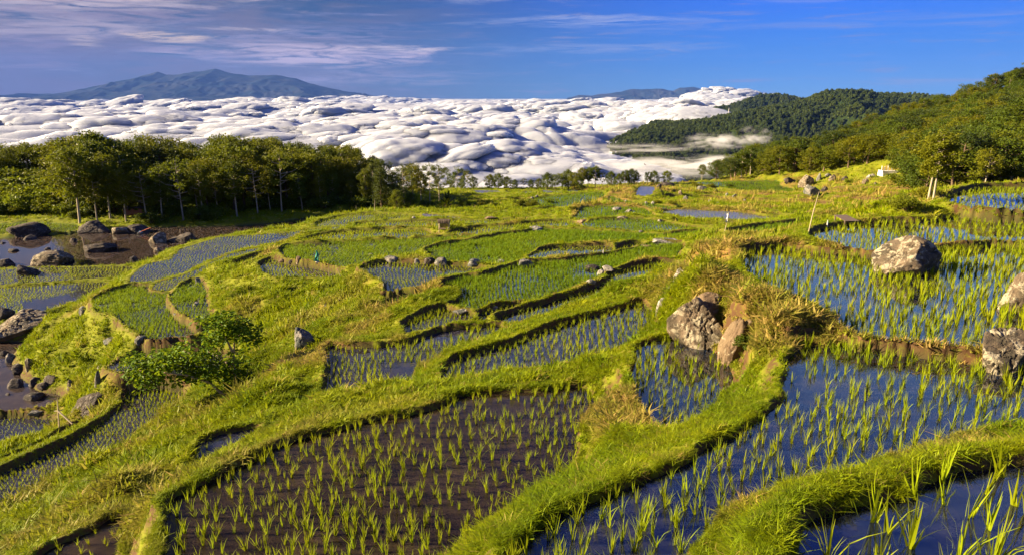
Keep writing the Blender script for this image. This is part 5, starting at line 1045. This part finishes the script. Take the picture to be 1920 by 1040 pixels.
ROCKS = [
 (1318,655,116,112,'lichen','great brown boulder with pale lichen face below the dry mound',None,0.9,-0.25),(1335,590,70,44,'tan','smooth brown rock capping the great lichened boulder',None,0.9,0),(1380,676,58,84,'tan','upright tan boulder leaning on the right of the great boulder',None,0.8,0.2),(1398,628,30,34,'tan','half-buried tan slab behind the upright tan boulder',None,0.8,0.5),(1377,612,9,11,'tan','brown cobble in the crack beside the great boulder',None,0.9,0),(1392,614,13,8,'tan','flat cobble on top of the upright tan boulder',None,0.9,0),
 (1719,521,120,74,'lichen','large lichen-patched boulder standing in the blue paddy at right',None,0.8,0),(1893,704,92,82,'lichen','pale-topped boulder at the right border in the paddy corner',None,0.8,0.25),(1918,590,60,70,'lichen','brown boulder cut by the right border beside the upper paddy',None,0.8,0),
 (90,498,66,28,'lichen','brown domed boulder on the near shore of the boulder pond',None,0.8,0),(45,443,72,24,'dark','long dark boulder at the far left of the boulder pond',None,0.8,0),(172,438,55,22,'dark','dark craggy boulder at the far shore of the pond',None,0.8,0),(222,440,28,14,'lichen','pale-ended boulder left of the tarpaulin shelter rocks',None,0.9,0),(252,438,46,16,'dark','low dark boulder in front of the tarpaulin shelter',None,0.8,0),(292,457,34,20,'lichen','pale rock at the left end of the long pond outcrop',None,0.9,0),(338,455,62,17,'dark','long low dark outcrop at the right of the pond',None,0.6,0),(180,474,54,19,'dark','dark boulder mirrored in the middle of the pond',None,0.8,0),(42,518,44,20,'dark','dark boulder between the pond and the paddy below',None,0.8,0),(6,500,32,14,'dark','dark boulder at the left border on the pond shore',None,0.8,0),
 (23,473,16,6,'dark','small flat rock in the open water at left of the pond','small rocks in the pond',0.8,0),(88,469,10,5,'dark','tiny rock in the centre of the open pond water','small rocks in the pond',0.8,0),(135,455,14,8,'dark','small dark rock near the far shore of the pond','small rocks in the pond',0.8,0),(53,451,22,9,'dark','low dark rock below the long dark boulder','small rocks in the pond',0.8,0),(4,458,10,4,'dark','tiny rock at the left border of the pond','small rocks in the pond',0.8,0),(295,474,18,10,'lichen','brown rock near the bund corner of the pond','small rocks in the pond',0.8,0),(250,492,14,12,'dark','small dark rock at the lower right shore of the pond','small rocks in the pond',0.8,0),
 (28,637,84,44,'lichen','big half-shaded boulder at the left border above the rocky pond',None,0.9,0),(2,600,34,24,'dark','dark boulder behind the half-shaded one at the left border',None,0.9,0),(16,681,16,18,'grey','small upright grey rock at the grassy shore of the rocky pond','rocks of the rocky pond',0.8,0),(5,668,16,10,'dark','dark low rock at the left border of the rocky pond','rocks of the rocky pond',0.8,0),(36,700,26,16,'dark','dark rock at the foot of the grassy promontory','rocks of the rocky pond',0.8,0),(54,695,12,22,'lichen','narrow brown rock against the promontory bank','rocks of the rocky pond',0.8,0),(23,729,30,17,'dark','wide rock mirrored in the rocky pond','rocks of the rocky pond',0.8,0),(58,751,32,15,'dark','flat-topped rock near the lower shore of the rocky pond','rocks of the rocky pond',0.8,0),(63,724,24,16,'dark','left rock of the pair below the promontory','rocks of the rocky pond',0.8,0),(78,730,18,13,'dark','right rock of the pair below the promontory','rocks of the rocky pond',0.8,0),(92,720,26,16,'dark','dark rock under the promontory bank, right of the pair','rocks of the rocky pond',0.8,0),(13,742,9,5,'dark','tiny rock in the lower left of the rocky pond','rocks of the rocky pond',0.8,0),(130,730,14,18,'lichen','brown rock where the promontory bank meets the water','rocks of the rocky pond',0.8,0),
 (172,778,108,46,'dark','huge dark slab-like boulder between rocky pond and striped paddy',None,0.9,-0.35),(66,778,30,12,'grey','grey rock set in the bund below the rocky pond',None,0.8,0),
 (205,646,30,14,'grey','flat grey rock in the grass of the promontory',None,0.8,0),(260,646,16,18,'grey','pale thin rock at the edge of the bright green paddy',None,0.6,0.5),(188,691,13,9,'grey','small grey rock above the dark slab boulder',None,0.8,0),(183,724,10,30,'grey','upright grey stone at the end of the promontory',None,0.7,0.2),(154,589,13,14,'grey','grey rock at the near edge of the bare water patch',None,0.8,0),(98,0,0,0,'','',None,0,0),
 (570,655,42,46,'grey','leaning grey boulder on the shaded slope in the centre left',None,0.7,-0.35),(371,532,10,12,'white','pale rock above the inner green paddy','pale rocks around the inner green paddy',0.8,0),(366,575,15,9,'white','pale pointed rock at the right side of the inner green paddy','pale rocks around the inner green paddy',0.8,0),(374,566,7,8,'white','small pale rock behind the pointed one','pale rocks around the inner green paddy',0.8,0),(328,590,7,4,'white','tiny pale rock on the path of the bright green paddy','pale rocks around the inner green paddy',0.8,0),(416,595,8,8,'white','pale rock just above the broad-leaved tree','pale rocks around the inner green paddy',0.8,0),(612,573,11,6,'grey','small grey rock on the central grass slope',None,0.8,0),
 (529,495,15,10,'tan','left tan rock above the crescent paddy','rocks above the crescent paddy',0.8,0),(546,494,12,8,'dark','dark middle rock above the crescent paddy','rocks above the crescent paddy',0.8,0),(559,494,11,13,'tan','right tan rock above the crescent paddy','rocks above the crescent paddy',0.8,0),
 (734,491,36,12,'grey','leftmost flat grey boulder of the line across the paddies','line of boulders across the middle paddies',0.8,0),(784,496,22,10,'grey','second boulder of the line, low and pale','line of boulders across the middle paddies',0.8,0),(803,496,24,14,'dark','dark boulder pressed against the second of the line','line of boulders across the middle paddies',0.8,0),(827,497,28,16,'grey','boulder with a slanted face in the line, left of the dome','line of boulders across the middle paddies',0.8,0),(888,501,28,17,'grey','grey domed boulder in the middle of the line','line of boulders across the middle paddies',0.8,0),(938,494,20,8,'white','small pale rock between the two larger boulders of the line','line of boulders across the middle paddies',0.8,0),(986,502,33,18,'grey','largest boulder at the right end of the line','line of boulders across the middle paddies',0.8,0),(695,480,9,5,'white','small pale rock in the broad green paddy',None,0.8,0),
 (1112,508,34,13,'dark','dark flat rock at the near edge of the green paddy','rocks on the near bund of the green paddy',0.8,0),(1141,509,24,12,'white','white rock right of the dark flat rock','rocks on the near bund of the green paddy',0.8,0),(1127,517,18,12,'white','small white rock below the dark flat rock','rocks on the near bund of the green paddy',0.8,0),(1108,531,20,10,'white','white slab lying on the bund of the green paddy','rocks on the near bund of the green paddy',0.8,0),(1078,504,14,5,'tan','tan stone in the rice left of the dark flat rock','rocks on the near bund of the green paddy',0.8,0),
 (1003,435,30,11,'white','pale domed boulder alone in the upper middle paddies',None,0.8,0),(868,588,44,13,'grey','flat stony outcrop at the tip of the wedge paddy',None,0.7,0),(928,582,12,8,'white','small pale rock in the nook paddy',None,0.8,0),
 (1250,460,58,13,'white','long pale rock outcrop on the bund at centre right',None,0.6,0),(1205,467,40,9,'tan','brown tongue of rock left of the long pale outcrop',None,0.5,-0.15),(1158,397,22,9,'white','pale boulder on the dome-shaped field','boulders on the dome-shaped field',0.8,0),(1180,400,17,8,'grey','grey boulder right of the pale one on the dome-shaped field','boulders on the dome-shaped field',0.8,0),(1167,412,26,7,'lichen','brown flat rock below the pair on the dome-shaped field','boulders on the dome-shaped field',0.8,0),(1095,417,28,6,'tan','brown flat rock at the left bund of the dome-shaped field','boulders on the dome-shaped field',0.6,0),(1239,419,12,8,'grey','small grey boulder right of the dome-shaped field',None,0.8,0),(1202,437,10,5,'grey','small rock in the right middle paddy',None,0.8,0),(776,410,8,4,'white','tiny white rock in the far first row paddy',None,0.8,0),(920,411,26,5,'tan','flat brown rock right of the hut pool',None,0.7,0),
 (1271,528,16,26,'white','topmost white rock of the steep rock line beside the dry mound','steep line of white rocks beside the dry mound',0.8,0.3),(1258,546,14,18,'white','second white rock down the steep rock line','steep line of white rocks beside the dry mound',0.8,0.3),(1248,561,13,16,'white','third white rock down the steep rock line','steep line of white rocks beside the dry mound',0.8,0.3),(1239,582,16,26,'white','tall white rock near the foot of the steep rock line','steep line of white rocks beside the dry mound',0.8,0.25),(1231,600,9,18,'white','lowest white rock of the steep line, at the water','steep line of white rocks beside the dry mound',0.8,0.2),
 (1524,366,28,19,'grey','big grey boulder alone on the right hillside meadow',None,0.8,0),(1513,350,26,20,'lichen','tilted brown boulder behind the big grey one on the hillside',None,0.8,0.3),(1547,358,13,8,'dark','black rock just right of the big grey hillside boulder',None,0.8,0),(1482,343,22,10,'dark','low dark rocks left of the tilted hillside boulder',None,0.7,0),(1536,339,9,13,'grey','upright grey stone behind the tilted boulder',None,0.8,0),(1562,340,13,12,'lichen','brown boulder right of the upright grey stone',None,0.8,0),(1584,340,13,9,'dark','dark boulder near the forest edge on the hillside',None,0.8,0),(1553,331,12,5,'white','pale flat rock under the hillside trees',None,0.8,0),(1624,346,13,10,'lichen','brown boulder at the end of the hillside stone row',None,0.8,0),(1630,335,11,7,'white','white rock below the stone tomb',None,0.8,0),(1638,332,8,6,'white','small white rock nearest the stone tomb',None,0.8,0),(1643,348,8,6,'dark','dark stone in the hillside stone row',None,0.8,0),
 (1317,358,20,9,'grey','pale rocky outcrop on the scrubby knoll right of the ridge',None,0.8,0),(1342,361,7,7,'lichen','brown rock right of the knoll outcrop','small rocks on the scrubby knoll',0.8,0),(1364,367,7,5,'white','white rock on the slope right of the knoll','small rocks on the scrubby knoll',0.8,0),(1378,369,10,5,'grey','grey rock pair right on the knoll slope','small rocks on the scrubby knoll',0.8,0),(1287,375,14,8,'grey','grey rock at the left foot of the knoll','small rocks on the scrubby knoll',0.8,0),(1276,366,8,9,'lichen','upright rock left on the knoll','small rocks on the scrubby knoll',0.8,0),(1212,384,9,6,'white','left white rock under the long scrubby bank','small rocks under the scrubby bank',0.8,0),(1225,385,10,7,'white','right white rock under the long scrubby bank','small rocks under the scrubby bank',0.8,0),(1175,379,8,4,'white','pale rock at the left end of the scrubby bank','small rocks under the scrubby bank',0.8,0),(1161,376,6,4,'grey','grey rock left of the scrubby bank','small rocks under the scrubby bank',0.8,0),(1397,380,6,7,'grey','small upright stone in the middle of the terraces at right','small rocks on the scrubby knoll',0.8,0),(1330,381,5,6,'white','left tiny white stone below the knoll','small rocks on the scrubby knoll',0.8,0),(1346,383,6,4,'white','right tiny white stone below the knoll','small rocks on the scrubby knoll',0.8,0),
 (1252,350,30,8,'dark','dark rocky knoll under the bright round-headed tree',None,0.9,0),(1236,352,10,8,'dark','dark rock left of the round-headed tree',None,0.8,0),(998,373,7,4,'grey','small rock beside the far pools','small rocks beside the far pools',0.8,0),(1006,371,8,5,'grey','larger rock beside the far pools','small rocks beside the far pools',0.8,0),
]
for (px, yb, w_, h_, kd, lb, gr, dp, tl) in ROCKS:
    if w_ == 0: continue
    rock(px, yb, w_, h_, kd, lb, gr, None, dp, tl, name='boulder' if w_ >= 16 else 'rock', cat='boulder' if w_ >= 16 else 'rock')

# ------------------------------------------------------------------ built things
def flat_mat(name, col, rough=0.8, noise_amt=0.35, s=8):
    m, t = mat_new(name); o = t.n('ShaderNodeOutputMaterial'); b = t.n('ShaderNodeBsdfPrincipled'); b.inputs['Roughness'].default_value = rough
    tc_ = t.n('ShaderNodeTexCoord').outputs['Object']; n = t.noise(tc_, s, 4, 0.6)
    t.set(b.inputs['Base Color'], t.mix(n, (*[c_ * (1 - noise_amt) for c_ in col], 1), (*[min(1, c_ * (1 + noise_amt)) for c_ in col], 1))); t.set(o.inputs[0], b); return m
WOOD = flat_mat('weathered_wood', (0.09, 0.06, 0.04)); PALEWOOD = flat_mat('pale_stick_wood', (0.34, 0.27, 0.18)); THATCH = flat_mat('dry_thatch', (0.07, 0.05, 0.03), 0.95, 0.5, 14)
RUST = flat_mat('rust_brown_tarpaulin', (0.24, 0.085, 0.04)); GREENCLOTH = flat_mat('green_cloth', (0.02, 0.30, 0.20), 0.7, 0.15); WHITE = flat_mat('white_sheet', (0.62, 0.62, 0.60), 0.7, 0.1)
CONC = flat_mat('pale_concrete', (0.45, 0.43, 0.40)); BLUEP = flat_mat('blue_paint', (0.10, 0.22, 0.34), 0.5, 0.2); ORANGE = flat_mat('orange_paint', (0.42, 0.10, 0.03), 0.5, 0.2); DARKM = flat_mat('dark_metal', (0.03, 0.03, 0.035), 0.5, 0.2); REDM = flat_mat('mast_paint', (0.34, 0.12, 0.09), 0.6, 0.2)
def boxm(x0, x1, y0, y1, z0, z1):
    V = np.array([(x, y, z) for z in (z0, z1) for y in (y0, y1) for x in (x0, x1)], float)
    return V, np.array([(0, 2, 3, 1), (4, 5, 7, 6), (0, 1, 5, 4), (2, 6, 7, 3), (0, 4, 6, 2), (1, 3, 7, 5)])
def rod(a, b, r0=0.02, r1=None, n=6): return tube([a, b], [r0, r1 if r1 is not None else r0], n)
def px_at(p): return math.sqrt(p.x ** 2 + p.y ** 2 + p.z ** 2) / F
def part(nm, geos, mat, parent, smooth=False): return link(nm, rects(geos, mat, nm, smooth), parent)
# field hut: four posts, thatched roof with ragged edge, slatted right wall, bench floor
p = hit(833, 432); s = px_at(p); W_, H_ = 22 * s, 20 * s
hut = empty('field_hut', p); tag(hut, 'small dark thatched field hut on posts between the upper paddies', 'hut')
for (x, y) in ((-1, -1), (1, -1), (-1, 1), (1, 1)): part('post', [rod((x * W_ * .42, y * W_ * .3, -.15), (x * W_ * .42, y * W_ * .3, H_ * .8), .03)], PALEWOOD, hut)
part('floor', [boxm(-W_ * .45, W_ * .45, -W_ * .33, W_ * .33, .10, .14)], WOOD, hut)
g_ = np.random.default_rng(3); th_ = []
for k in range(150):
    x = g_.uniform(-W_ * .52, W_ * .5); sd = g_.choice((-1, 1)); l = g_.uniform(.75, 1.1); th_.append(tube([(x, 0, H_ * 1.02), (x + g_.normal(0, .03), sd * W_ * .28 * l, H_ * .90), (x + g_.normal(0, .04), sd * W_ * .46 * l, H_ * .72)], [.022, .026, .012], 4))
part('roof', th_, THATCH, hut)
part('wall', [boxm(W_ * .40 + .01, W_ * .40 + .03, -W_ * .3 + k * W_ * .1, -W_ * .3 + k * W_ * .1 + W_ * .07, .1, H_ * .75) for k in range(6)] + [rod((W_ * .30, -W_ * .34, .0), (W_ * .46, -W_ * .34, H_ * .6), .03)], PALEWOOD, hut)
part('back_wall', [boxm(-W_ * .42 + k * W_ * .1, -W_ * .42 + k * W_ * .1 + W_ * .085, W_ * .31, W_ * .33, .1, H_ * .75) for k in range(8)], WOOD, hut)
# green cloth on a pole
p = hit(595, 494); s = px_at(p); e = empty('scarecrow_flag', p); tag(e, 'green cloth with white hem hung on a stick beside the crescent paddy', 'flag')
part('pole', [rod((0, 0, -.1), (0, 0, 24 * s), .018)], PALEWOOD, e)
def cloth(w_, z0, z1, seed, taper=0.4):
    V = []; Fq = []; g = np.random.default_rng(seed)
    for i in range(9):
        t = i / 8
        for j in range(6):
            u_ = j / 5 - .5; V.append((u_ * w_ * (taper + (1 - taper) * t) + .05 * math.sin(t * 5), .05 * math.sin(u_ * 9 + t * 3), z1 + (z0 - z1) * t + g.normal(0, .004)))
    for i in range(8):
        for j in range(5): a = i * 6 + j; Fq.append((a, a + 1, a + 7, a + 6))
    V = np.array(V); n = len(V); V2 = np.concatenate([V, V + (0, .006, 0)]); F2 = np.array(Fq); return V2, np.concatenate([F2, F2[:, ::-1] + n])
part('cloth', [cloth(8 * s, 3 * s, 23 * s, 4)], GREENCLOTH, e); part('hem', [cloth(7 * s, 0.5 * s, 3.2 * s, 5, .95)], WHITE, e)
# white bag scarecrow on a thin pole
p = hit(1358, 437); s = px_at(p); e = empty('scarecrow', p); tag(e, 'white plastic sack tied to a thin leaning pole before the shaded pond', 'scarecrow')
part('pole', [rod((0, 0, -.1), (5 * s, 0, 37 * s), .02, .01)], PALEWOOD, e); part('sack', [cloth(5 * s, 19 * s, 34 * s, 6, .35)], WHITE, e).location.x = 3 * s
# thin tall bamboo whips and posts
def stick(px, yb, dx, hpx, lb, gr=None, r=.02, nm='bamboo_pole', mt=PALEWOOD):
    p = hit(px, yb); s = px_at(p); o = link(nm, rects([tube([(0, 0, -.15), (dx * s * .45, 0, hpx * s * .5), (dx * s, 0, hpx * s)], [r, r * .8, r * .35], 6)], mt, nm, True), loc=p); tag(o, lb, 'pole' if nm == 'bamboo_pole' else 'post', gr)
stick(1515, 436, 11, 70, 'tall thin leaning bamboo whip behind the curved paddy', r=.018)
stick(1551, 424, 0, 10, 'short grey post on the bank behind the curved paddy', r=.03, nm='wooden_post', mt=CONC)
stick(702, 396, 2, 21, 'leaning pole at the shaded bank below the forest end', r=.04, nm='bamboo_pole')
stick(668, 396, 0, 10, 'left short stake on the bank below the forest end', 'short stakes on the bank below the forest', .035, 'wooden_post')
stick(722, 396, 0, 6, 'right tiny stake on the bank below the forest end', 'short stakes on the bank below the forest', .03, 'wooden_post')
stick(338, 438, 0, 7, 'small stake standing in the water of the long pond arm', None, .03, 'wooden_post')
stick(536, 432, 0, 5, 'small white stake on the bund right of the pond arm', None, .03, 'wooden_post', CONC)
stick(617, 520, 1, 20, 'upright pale stick at the right end of the crescent paddy', 'sticks at the crescent paddy', .022, 'wooden_post')
stick(640, 520, -9, 22, 'slanting pale stick at the right end of the crescent paddy', 'sticks at the crescent paddy', .022, 'wooden_post')
stick(1131, 475, 0, 8, 'small grey stake in the lens-shaped paddy', None, .03, 'wooden_post', CONC)
stick(719, 536, 0, 6, 'little white stake at the corner of the boulder-edged paddy', None, .02, 'wooden_post', CONC)
# crossed sticks by the dark slab
p = hit(110, 800); s = px_at(p); e = empty('stick_frame', p); tag(e, 'weathered crossed sticks tied beside the huge dark slab boulder', 'stick frame')
part('post', [rod((0, 0, -.2), (6 * s, 0, 46 * s), .035, .025)], PALEWOOD, e); part('brace', [rod((5 * s, -.05, 28 * s), (31 * s, -.4, 12 * s), .035, .03)], PALEWOOD, e); part('crossbar', [rod((-3 * s, .05, 26 * s), (10 * s, .0, 28 * s), .02)], PALEWOOD, e)
# tarpaulin shelter under the trees
p = at_Y(252, 90.5); s = px_at(p); e = empty('tarpaulin_shelter', p); tag(e, 'low shelter with rust-brown sheets under the trees behind the pond', 'shelter')
gsh = []; W_ = 34 * s
for k in range(11): x = -W_ / 2 + k * W_ / 11; gsh.append(boxm(x, x + W_ / 11.6, -.03 - .04 * (k % 2), .0 - .04 * (k % 2), .1, 11 * s * (0.85 + .15 * math.sin(k * 1.7))))
part('sheet_wall', gsh, RUST, e); part('roof', [boxm(-W_ / 2 - .1, W_ / 2 + .1, -.1, 1.4, 11.6 * s, 12.2 * s)], THATCH, e)
for x in (-W_ / 2, 0, W_ / 2): part('post', [rod((x, .1, -.1), (x, .1, 11.5 * s), .05)], WOOD, e)
# two-wheeled hand tractor at the pond edge
p = hit(264, 440); s = px_at(p); e = empty('hand_tractor', p); tag(e, 'two-wheeled hand tractor with long orange handlebars parked in the pond mud', 'hand tractor')
part('engine', [boxm(-2.2 * s, 2.2 * s, -.2, .2, 2.2 * s, 5 * s), boxm(-1.4 * s, .6 * s, -.12, .12, 5 * s, 5.8 * s)], BLUEP, e)
for y in (-.28, .28): part('handlebar', [tube([(0, y, 4.2 * s), (8 * s, y, 7.5 * s), (14 * s, y, 10 * s), (16 * s, y, 10 * s)], [.035] * 4, 6)], ORANGE, e)
for y in (-.34, .34):
    gs = [tube([(2.6 * s * math.cos(a), y, 1.8 * s + 2.6 * s * math.sin(a)) for a in np.linspace(0, 6.283, 17)], [.03] * 17, 5)] + [rod((0, y, 1.8 * s), (2.6 * s * math.cos(a), y, 1.8 * s + 2.6 * s * math.sin(a)), .018) for a in np.linspace(0, 6.283, 9)[:8]]
    part('wheel', gs, DARKM, e)
# small roofed hide among the right terraces
p = hit(1586, 414); s = px_at(p); e = empty('field_shelter', p); tag(e, 'low brown-roofed shelter beyond the bund of the curved paddy', 'hut')
part('roof', [(np.array([(-12 * s, -.5, 3.2 * s), (12 * s, -.5, 3.4 * s), (11 * s, .5, 6.2 * s), (-11 * s, .5, 6 * s), (-12 * s, -.5, 2.8 * s), (12 * s, -.5, 3.0 * s), (11 * s, .5, 5.8 * s), (-11 * s, .5, 5.6 * s)]), np.array([(0, 1, 2, 3), (7, 6, 5, 4), (0, 4, 5, 1), (1, 5, 6, 2), (2, 6, 7, 3), (3, 7, 4, 0)]))], WOOD, e)
for (x, y) in ((-10, -.4), (10, -.4), (-10, .4), (10, .4)): part('post', [rod((x * s, y, -.2), (x * s, y, 3.2 * s if y < 0 else 5.6 * s), .03)], WOOD, e)
# stone tomb with white posts below the hillside trees
p = hit(1668, 328); s = px_at(p); e = empty('stone_tomb', p); tag(e, 'long pale stone tomb with four white posts below the hillside trees', 'tomb')
part('base', [boxm(-14 * s, 14 * s, -.6, 1.2, -.3, 3.4 * s), boxm(-13 * s, 13 * s, -.4, 1.0, 3.4 * s, 6 * s), boxm(-14.5 * s, -13 * s, -.5, 1.0, 0, 7 * s)], CONC, e)
for x, h in ((-13, 14), (-8.5, 13), (-3, 15), (3, 13)): part('post', [boxm(x * s - .05, x * s + .05, .1, .2, 6 * s, h * s)], WHITE, e)
# masts and building on the far hill
def hillpoint(px, py, X, Y, Zr):
    ax, ay, ad = project(X, Y, Zr); d = (ax - px) ** 2 + (ay - py) ** 2; k = np.unravel_index(np.argmin(d + (ad > 1e5) * 1e9), d.shape); return Vector((X[k], Y[k], Zr[k]))
for (px, py, h, lb) in [(1365, 221, 9, 'left red and white lattice mast on the shoulder of the far hill'), (1554, 192, 11, 'right pale lattice mast near the top of the far hill')]:
    p = hillpoint(px, py, hillX, hillY, hillZ); s = px_at(p); e = empty('radio_mast', p); H_ = h * s + 12; b = 1.6
    lg = [tube([(x * b, y * b, 0), (x * .4, y * .4, H_)], [.35, .25], 4) for x in (-1, 1) for y in (-1, 1)]
    part('frame', lg, WHITE, e); br = []
    for k in range(8):
        t0_, t1_ = k / 8, (k + 1) / 8; w0 = b + (.4 - b) * t0_; w1 = b + (.4 - b) * t1_; br += [rod((-w0, -w0, t0_ * H_), (w1, -w1, t1_ * H_), .16), rod((w0, -w0, t0_ * H_), (-w1, -w1, t1_ * H_), .16), rod((-w0, w0, t0_ * H_), (-w1, -w1, t1_ * H_), .16)]
    part('bracing', br, REDM, e); part('antenna', [rod((0, 0, H_), (0, 0, H_ + 4), .2), rod((1.0, -.6, H_ * .85), (1.0, -1.2, H_ * .85), 1.0, n=10)], WHITE, e); tag(e, lb, 'mast', 'lattice masts on the far hill')
p = hillpoint(1325, 226, hillX, hillY, hillZ); s = px_at(p); e = empty('hilltop_building', p, 0.1); tag(e, 'long white-roofed building on the left shoulder of the far hill', 'building')
part('wall', [boxm(-12 * s, 12 * s, -6, 6, -4, 8)], CONC, e); part('roof', [(np.array([(-12.5 * s, -7, 8.02), (12.5 * s, -7, 8.02), (12.5 * s, 0, 11), (-12.5 * s, 0, 11), (12.5 * s, 7, 8.02), (-12.5 * s, 7, 8.02)]), np.array([(0, 1, 2, 3), (3, 2, 4, 5), (0, 3, 5, 0), (1, 4, 2, 1), (0, 5, 4, 1)]))], WHITE, e)
for k in range(8): part('window', [boxm(-10 * s + k * 2.7 * s, -9 * s + k * 2.7 * s, -6.05, -5.9, 2, 5)], DARKM, e)
# birds
def bird(px, py, D, span, bank, lb):
    d = ray(px, py); d = d / np.linalg.norm(d); p = Vector(d * D); b = span
    body = tube([(-.30 * b, 0, 0), (-.18 * b, 0, .01 * b), (0, 0, .02 * b), (.16 * b, 0, .015 * b), (.24 * b, 0, 0), (.30 * b, 0, -.005 * b)], [.004 * b, .03 * b, .06 * b, .05 * b, .03 * b, .004 * b], 8)
    o = link('bird', rects([body], DARKM, 'bird', True), loc=p); o.rotation_euler = (bank, 0, .5)
    for sd in (-1, 1):
        V = [(.10 * b, 0, .02 * b), (-.06 * b, 0, .02 * b), (.14 * b, sd * .25 * b, .10 * b), (-.02 * b, sd * .25 * b, .09 * b), (.02 * b, sd * .5 * b, .06 * b), (-.03 * b, sd * .49 * b, .055 * b)]
        V = np.array(V + [(x, y, z - .012 * b) for x, y, z in V]); Fq = np.array([(0, 2, 3, 1), (2, 4, 5, 3), (6, 7, 9, 8), (8, 9, 11, 10), (0, 1, 7, 6), (4, 2, 8, 10), (2, 0, 6, 8), (1, 3, 9, 7), (3, 5, 11, 9), (5, 4, 10, 11)])
        link('wing', fast_mesh('wing', V, Fq, DARKM), o)
    tag(o, lb, 'bird')
bird(1209, 309, 60, .38, .5, 'small dark bird flying over the clouds above the ridge'); bird(684, 236, 60, .34, -.7, 'small dark bird gliding over the clouds above the forest end')
# plants standing out on the slopes
tb, Ls = strap_plant(8, 2.6, 16, None); p = hit(838, 387); s = px_at(p); e = empty('palm_like_plant', p); sc = 30 * s / 2.4; e.scale = (sc, sc, sc)
link('stem', rects([tb], BARKD, 'stem', True), e); link('leaves', rects(Ls, LEAF['dark'], 'leaves'), e); tag(e, 'dark plant with upright strap-like leaves before the far terraces', 'plant')
for (px, yb, h_, v, lb) in [(1700,395,26,0,'reddish olive bush on the slope below the white-trunked trees'),(1733,372,20,0,'bush at the left foot of the white-trunked trees'),(1305,352,10,0,'scrub bush on the knoll right of the round-headed tree'),(1335,352,8,0,'low scrub on the right side of the scrubby knoll'),(1370,352,7,1,'small bush at the far right of the scrubby knoll'),(1090,352,6,1,'low bush at the right foot of the ridge row'),(1232,382,7,0,'scrub on the bank above the two white rocks'),(1260,384,8,0,'scrub on the bank left of the shaded pond'),
     (1275,392,7,1,'dark scrub at the left end of the shaded pond'),(1000,388,14,0,'left bush on the bank above the dark gully'),(975,385,12,0,'second bush on the bank above the dark gully'),(1030,383,10,2,'yellow-green bush above the dark gully'),(1075,394,8,0,'bush at the right end of the dark gully'),(930,388,9,1,'small dark bush left of the gully'),(905,385,9,0,'small olive bush by the hut meadow'),(870,384,10,1,'dark bush right of the strap-leaved plant'),(800,388,14,1,'dark bush left of the strap-leaved plant'),
     (1590,345,8,2,'low bush right of the dark hillside boulder'),(1500,345,8,0,'bush between the dark rocks and the tilted boulder'),(620,540,10,2,'small leafy bush on the top of the central grass slope'),(410,760,14,2,'leafy shrub at the foot of the broad-leaved tree'),(470,735,10,1,'low green shrub right of the broad-leaved tree stem'),(100,590,9,2,'small leafy shrub on the shore of the bare water patch'),(1400,650,26,1,'green creeper bush on the right flank of the upright tan boulder'),(560,385,10,2,'small bright bush on the far bank of the pond arm'),(470,392,8,2,'tiny bright bush on the shaded far bank of the pond arm')]:
    p = hit(px, yb); s = px_at(p); place_tree('bush', v, p, h_ * s, lb, None, 'bush', wide=1.2)
# ------------------------------------------------------------------ haze and mist
def volume_box(name, lo, hi, col, dens):
    V, Fq = boxm(lo[0], hi[0], lo[1], hi[1], lo[2], hi[2]); m, t = mat_new(name + '_air'); o = t.n('ShaderNodeOutputMaterial'); v = t.n('ShaderNodeVolumePrincipled')
    v.inputs['Color'].default_value = (*col, 1); v.inputs['Density'].default_value = dens; v.inputs['Anisotropy'].default_value = 0.0; t.set(o.inputs['Volume'], v.outputs[0])
    o_ = link(name, fast_mesh(name, V, Fq, m)); return o_
hz = volume_box('haze', (-31000, -3000, -420), (31000, 31000, 1600), (0.10, 0.22, 0.72), HAZE)
tag(hz, kind='stuff')
ml = volume_box('mist_layer', (-30000, 2400, -410), (30000, 29000, -150), (0.42, 0.45, 0.54), 0.0010); tag(ml, 'thin level mist lying between the heads of the cloud sea', 'mist', kind='stuff')
def mist(px, py, D, rx, ry, rz, seed, dens):
    d = ray(px, py); p = Vector(d / d[1] * D); V, T = ico(3); m, t = mat_new('thin_mist'); o = t.n('ShaderNodeOutputMaterial'); v = t.n('ShaderNodeVolumePrincipled'); tc_ = t.n('ShaderNodeTexCoord').outputs['Object']
    n = t.noise(t.mapping(tc_, (1.6 / rx, 1.6 / ry, 1.6 / rz), (0, 0, 0), (seed, 0, 0)), 1.4, 5, 0.62, dist=0.5)
    ln = t.n('ShaderNodeVectorMath', operation='LENGTH'); t.set(ln.inputs[0], t.mapping(tc_, (1 / rx, 1 / ry, 1 / rz)))
    k = t.math('MULTIPLY', t.smooth(ln.outputs[1], 0.95, 0.2), t.smooth(n, 0.47, 0.66)); t.set(v.inputs['Density'], t.math('MULTIPLY', k, dens)); v.inputs['Color'].default_value = (0.92, 0.93, 0.97, 1); t.set(o.inputs['Volume'], v.outputs[0])
    ob = link('mist', fast_mesh('mist', V * (rx, ry, rz), T, m), loc=p); tag(ob, 'thin drifting mist on the lower slope of the far hill', 'mist', kind='stuff')
for a in MISTS: mist(*a)
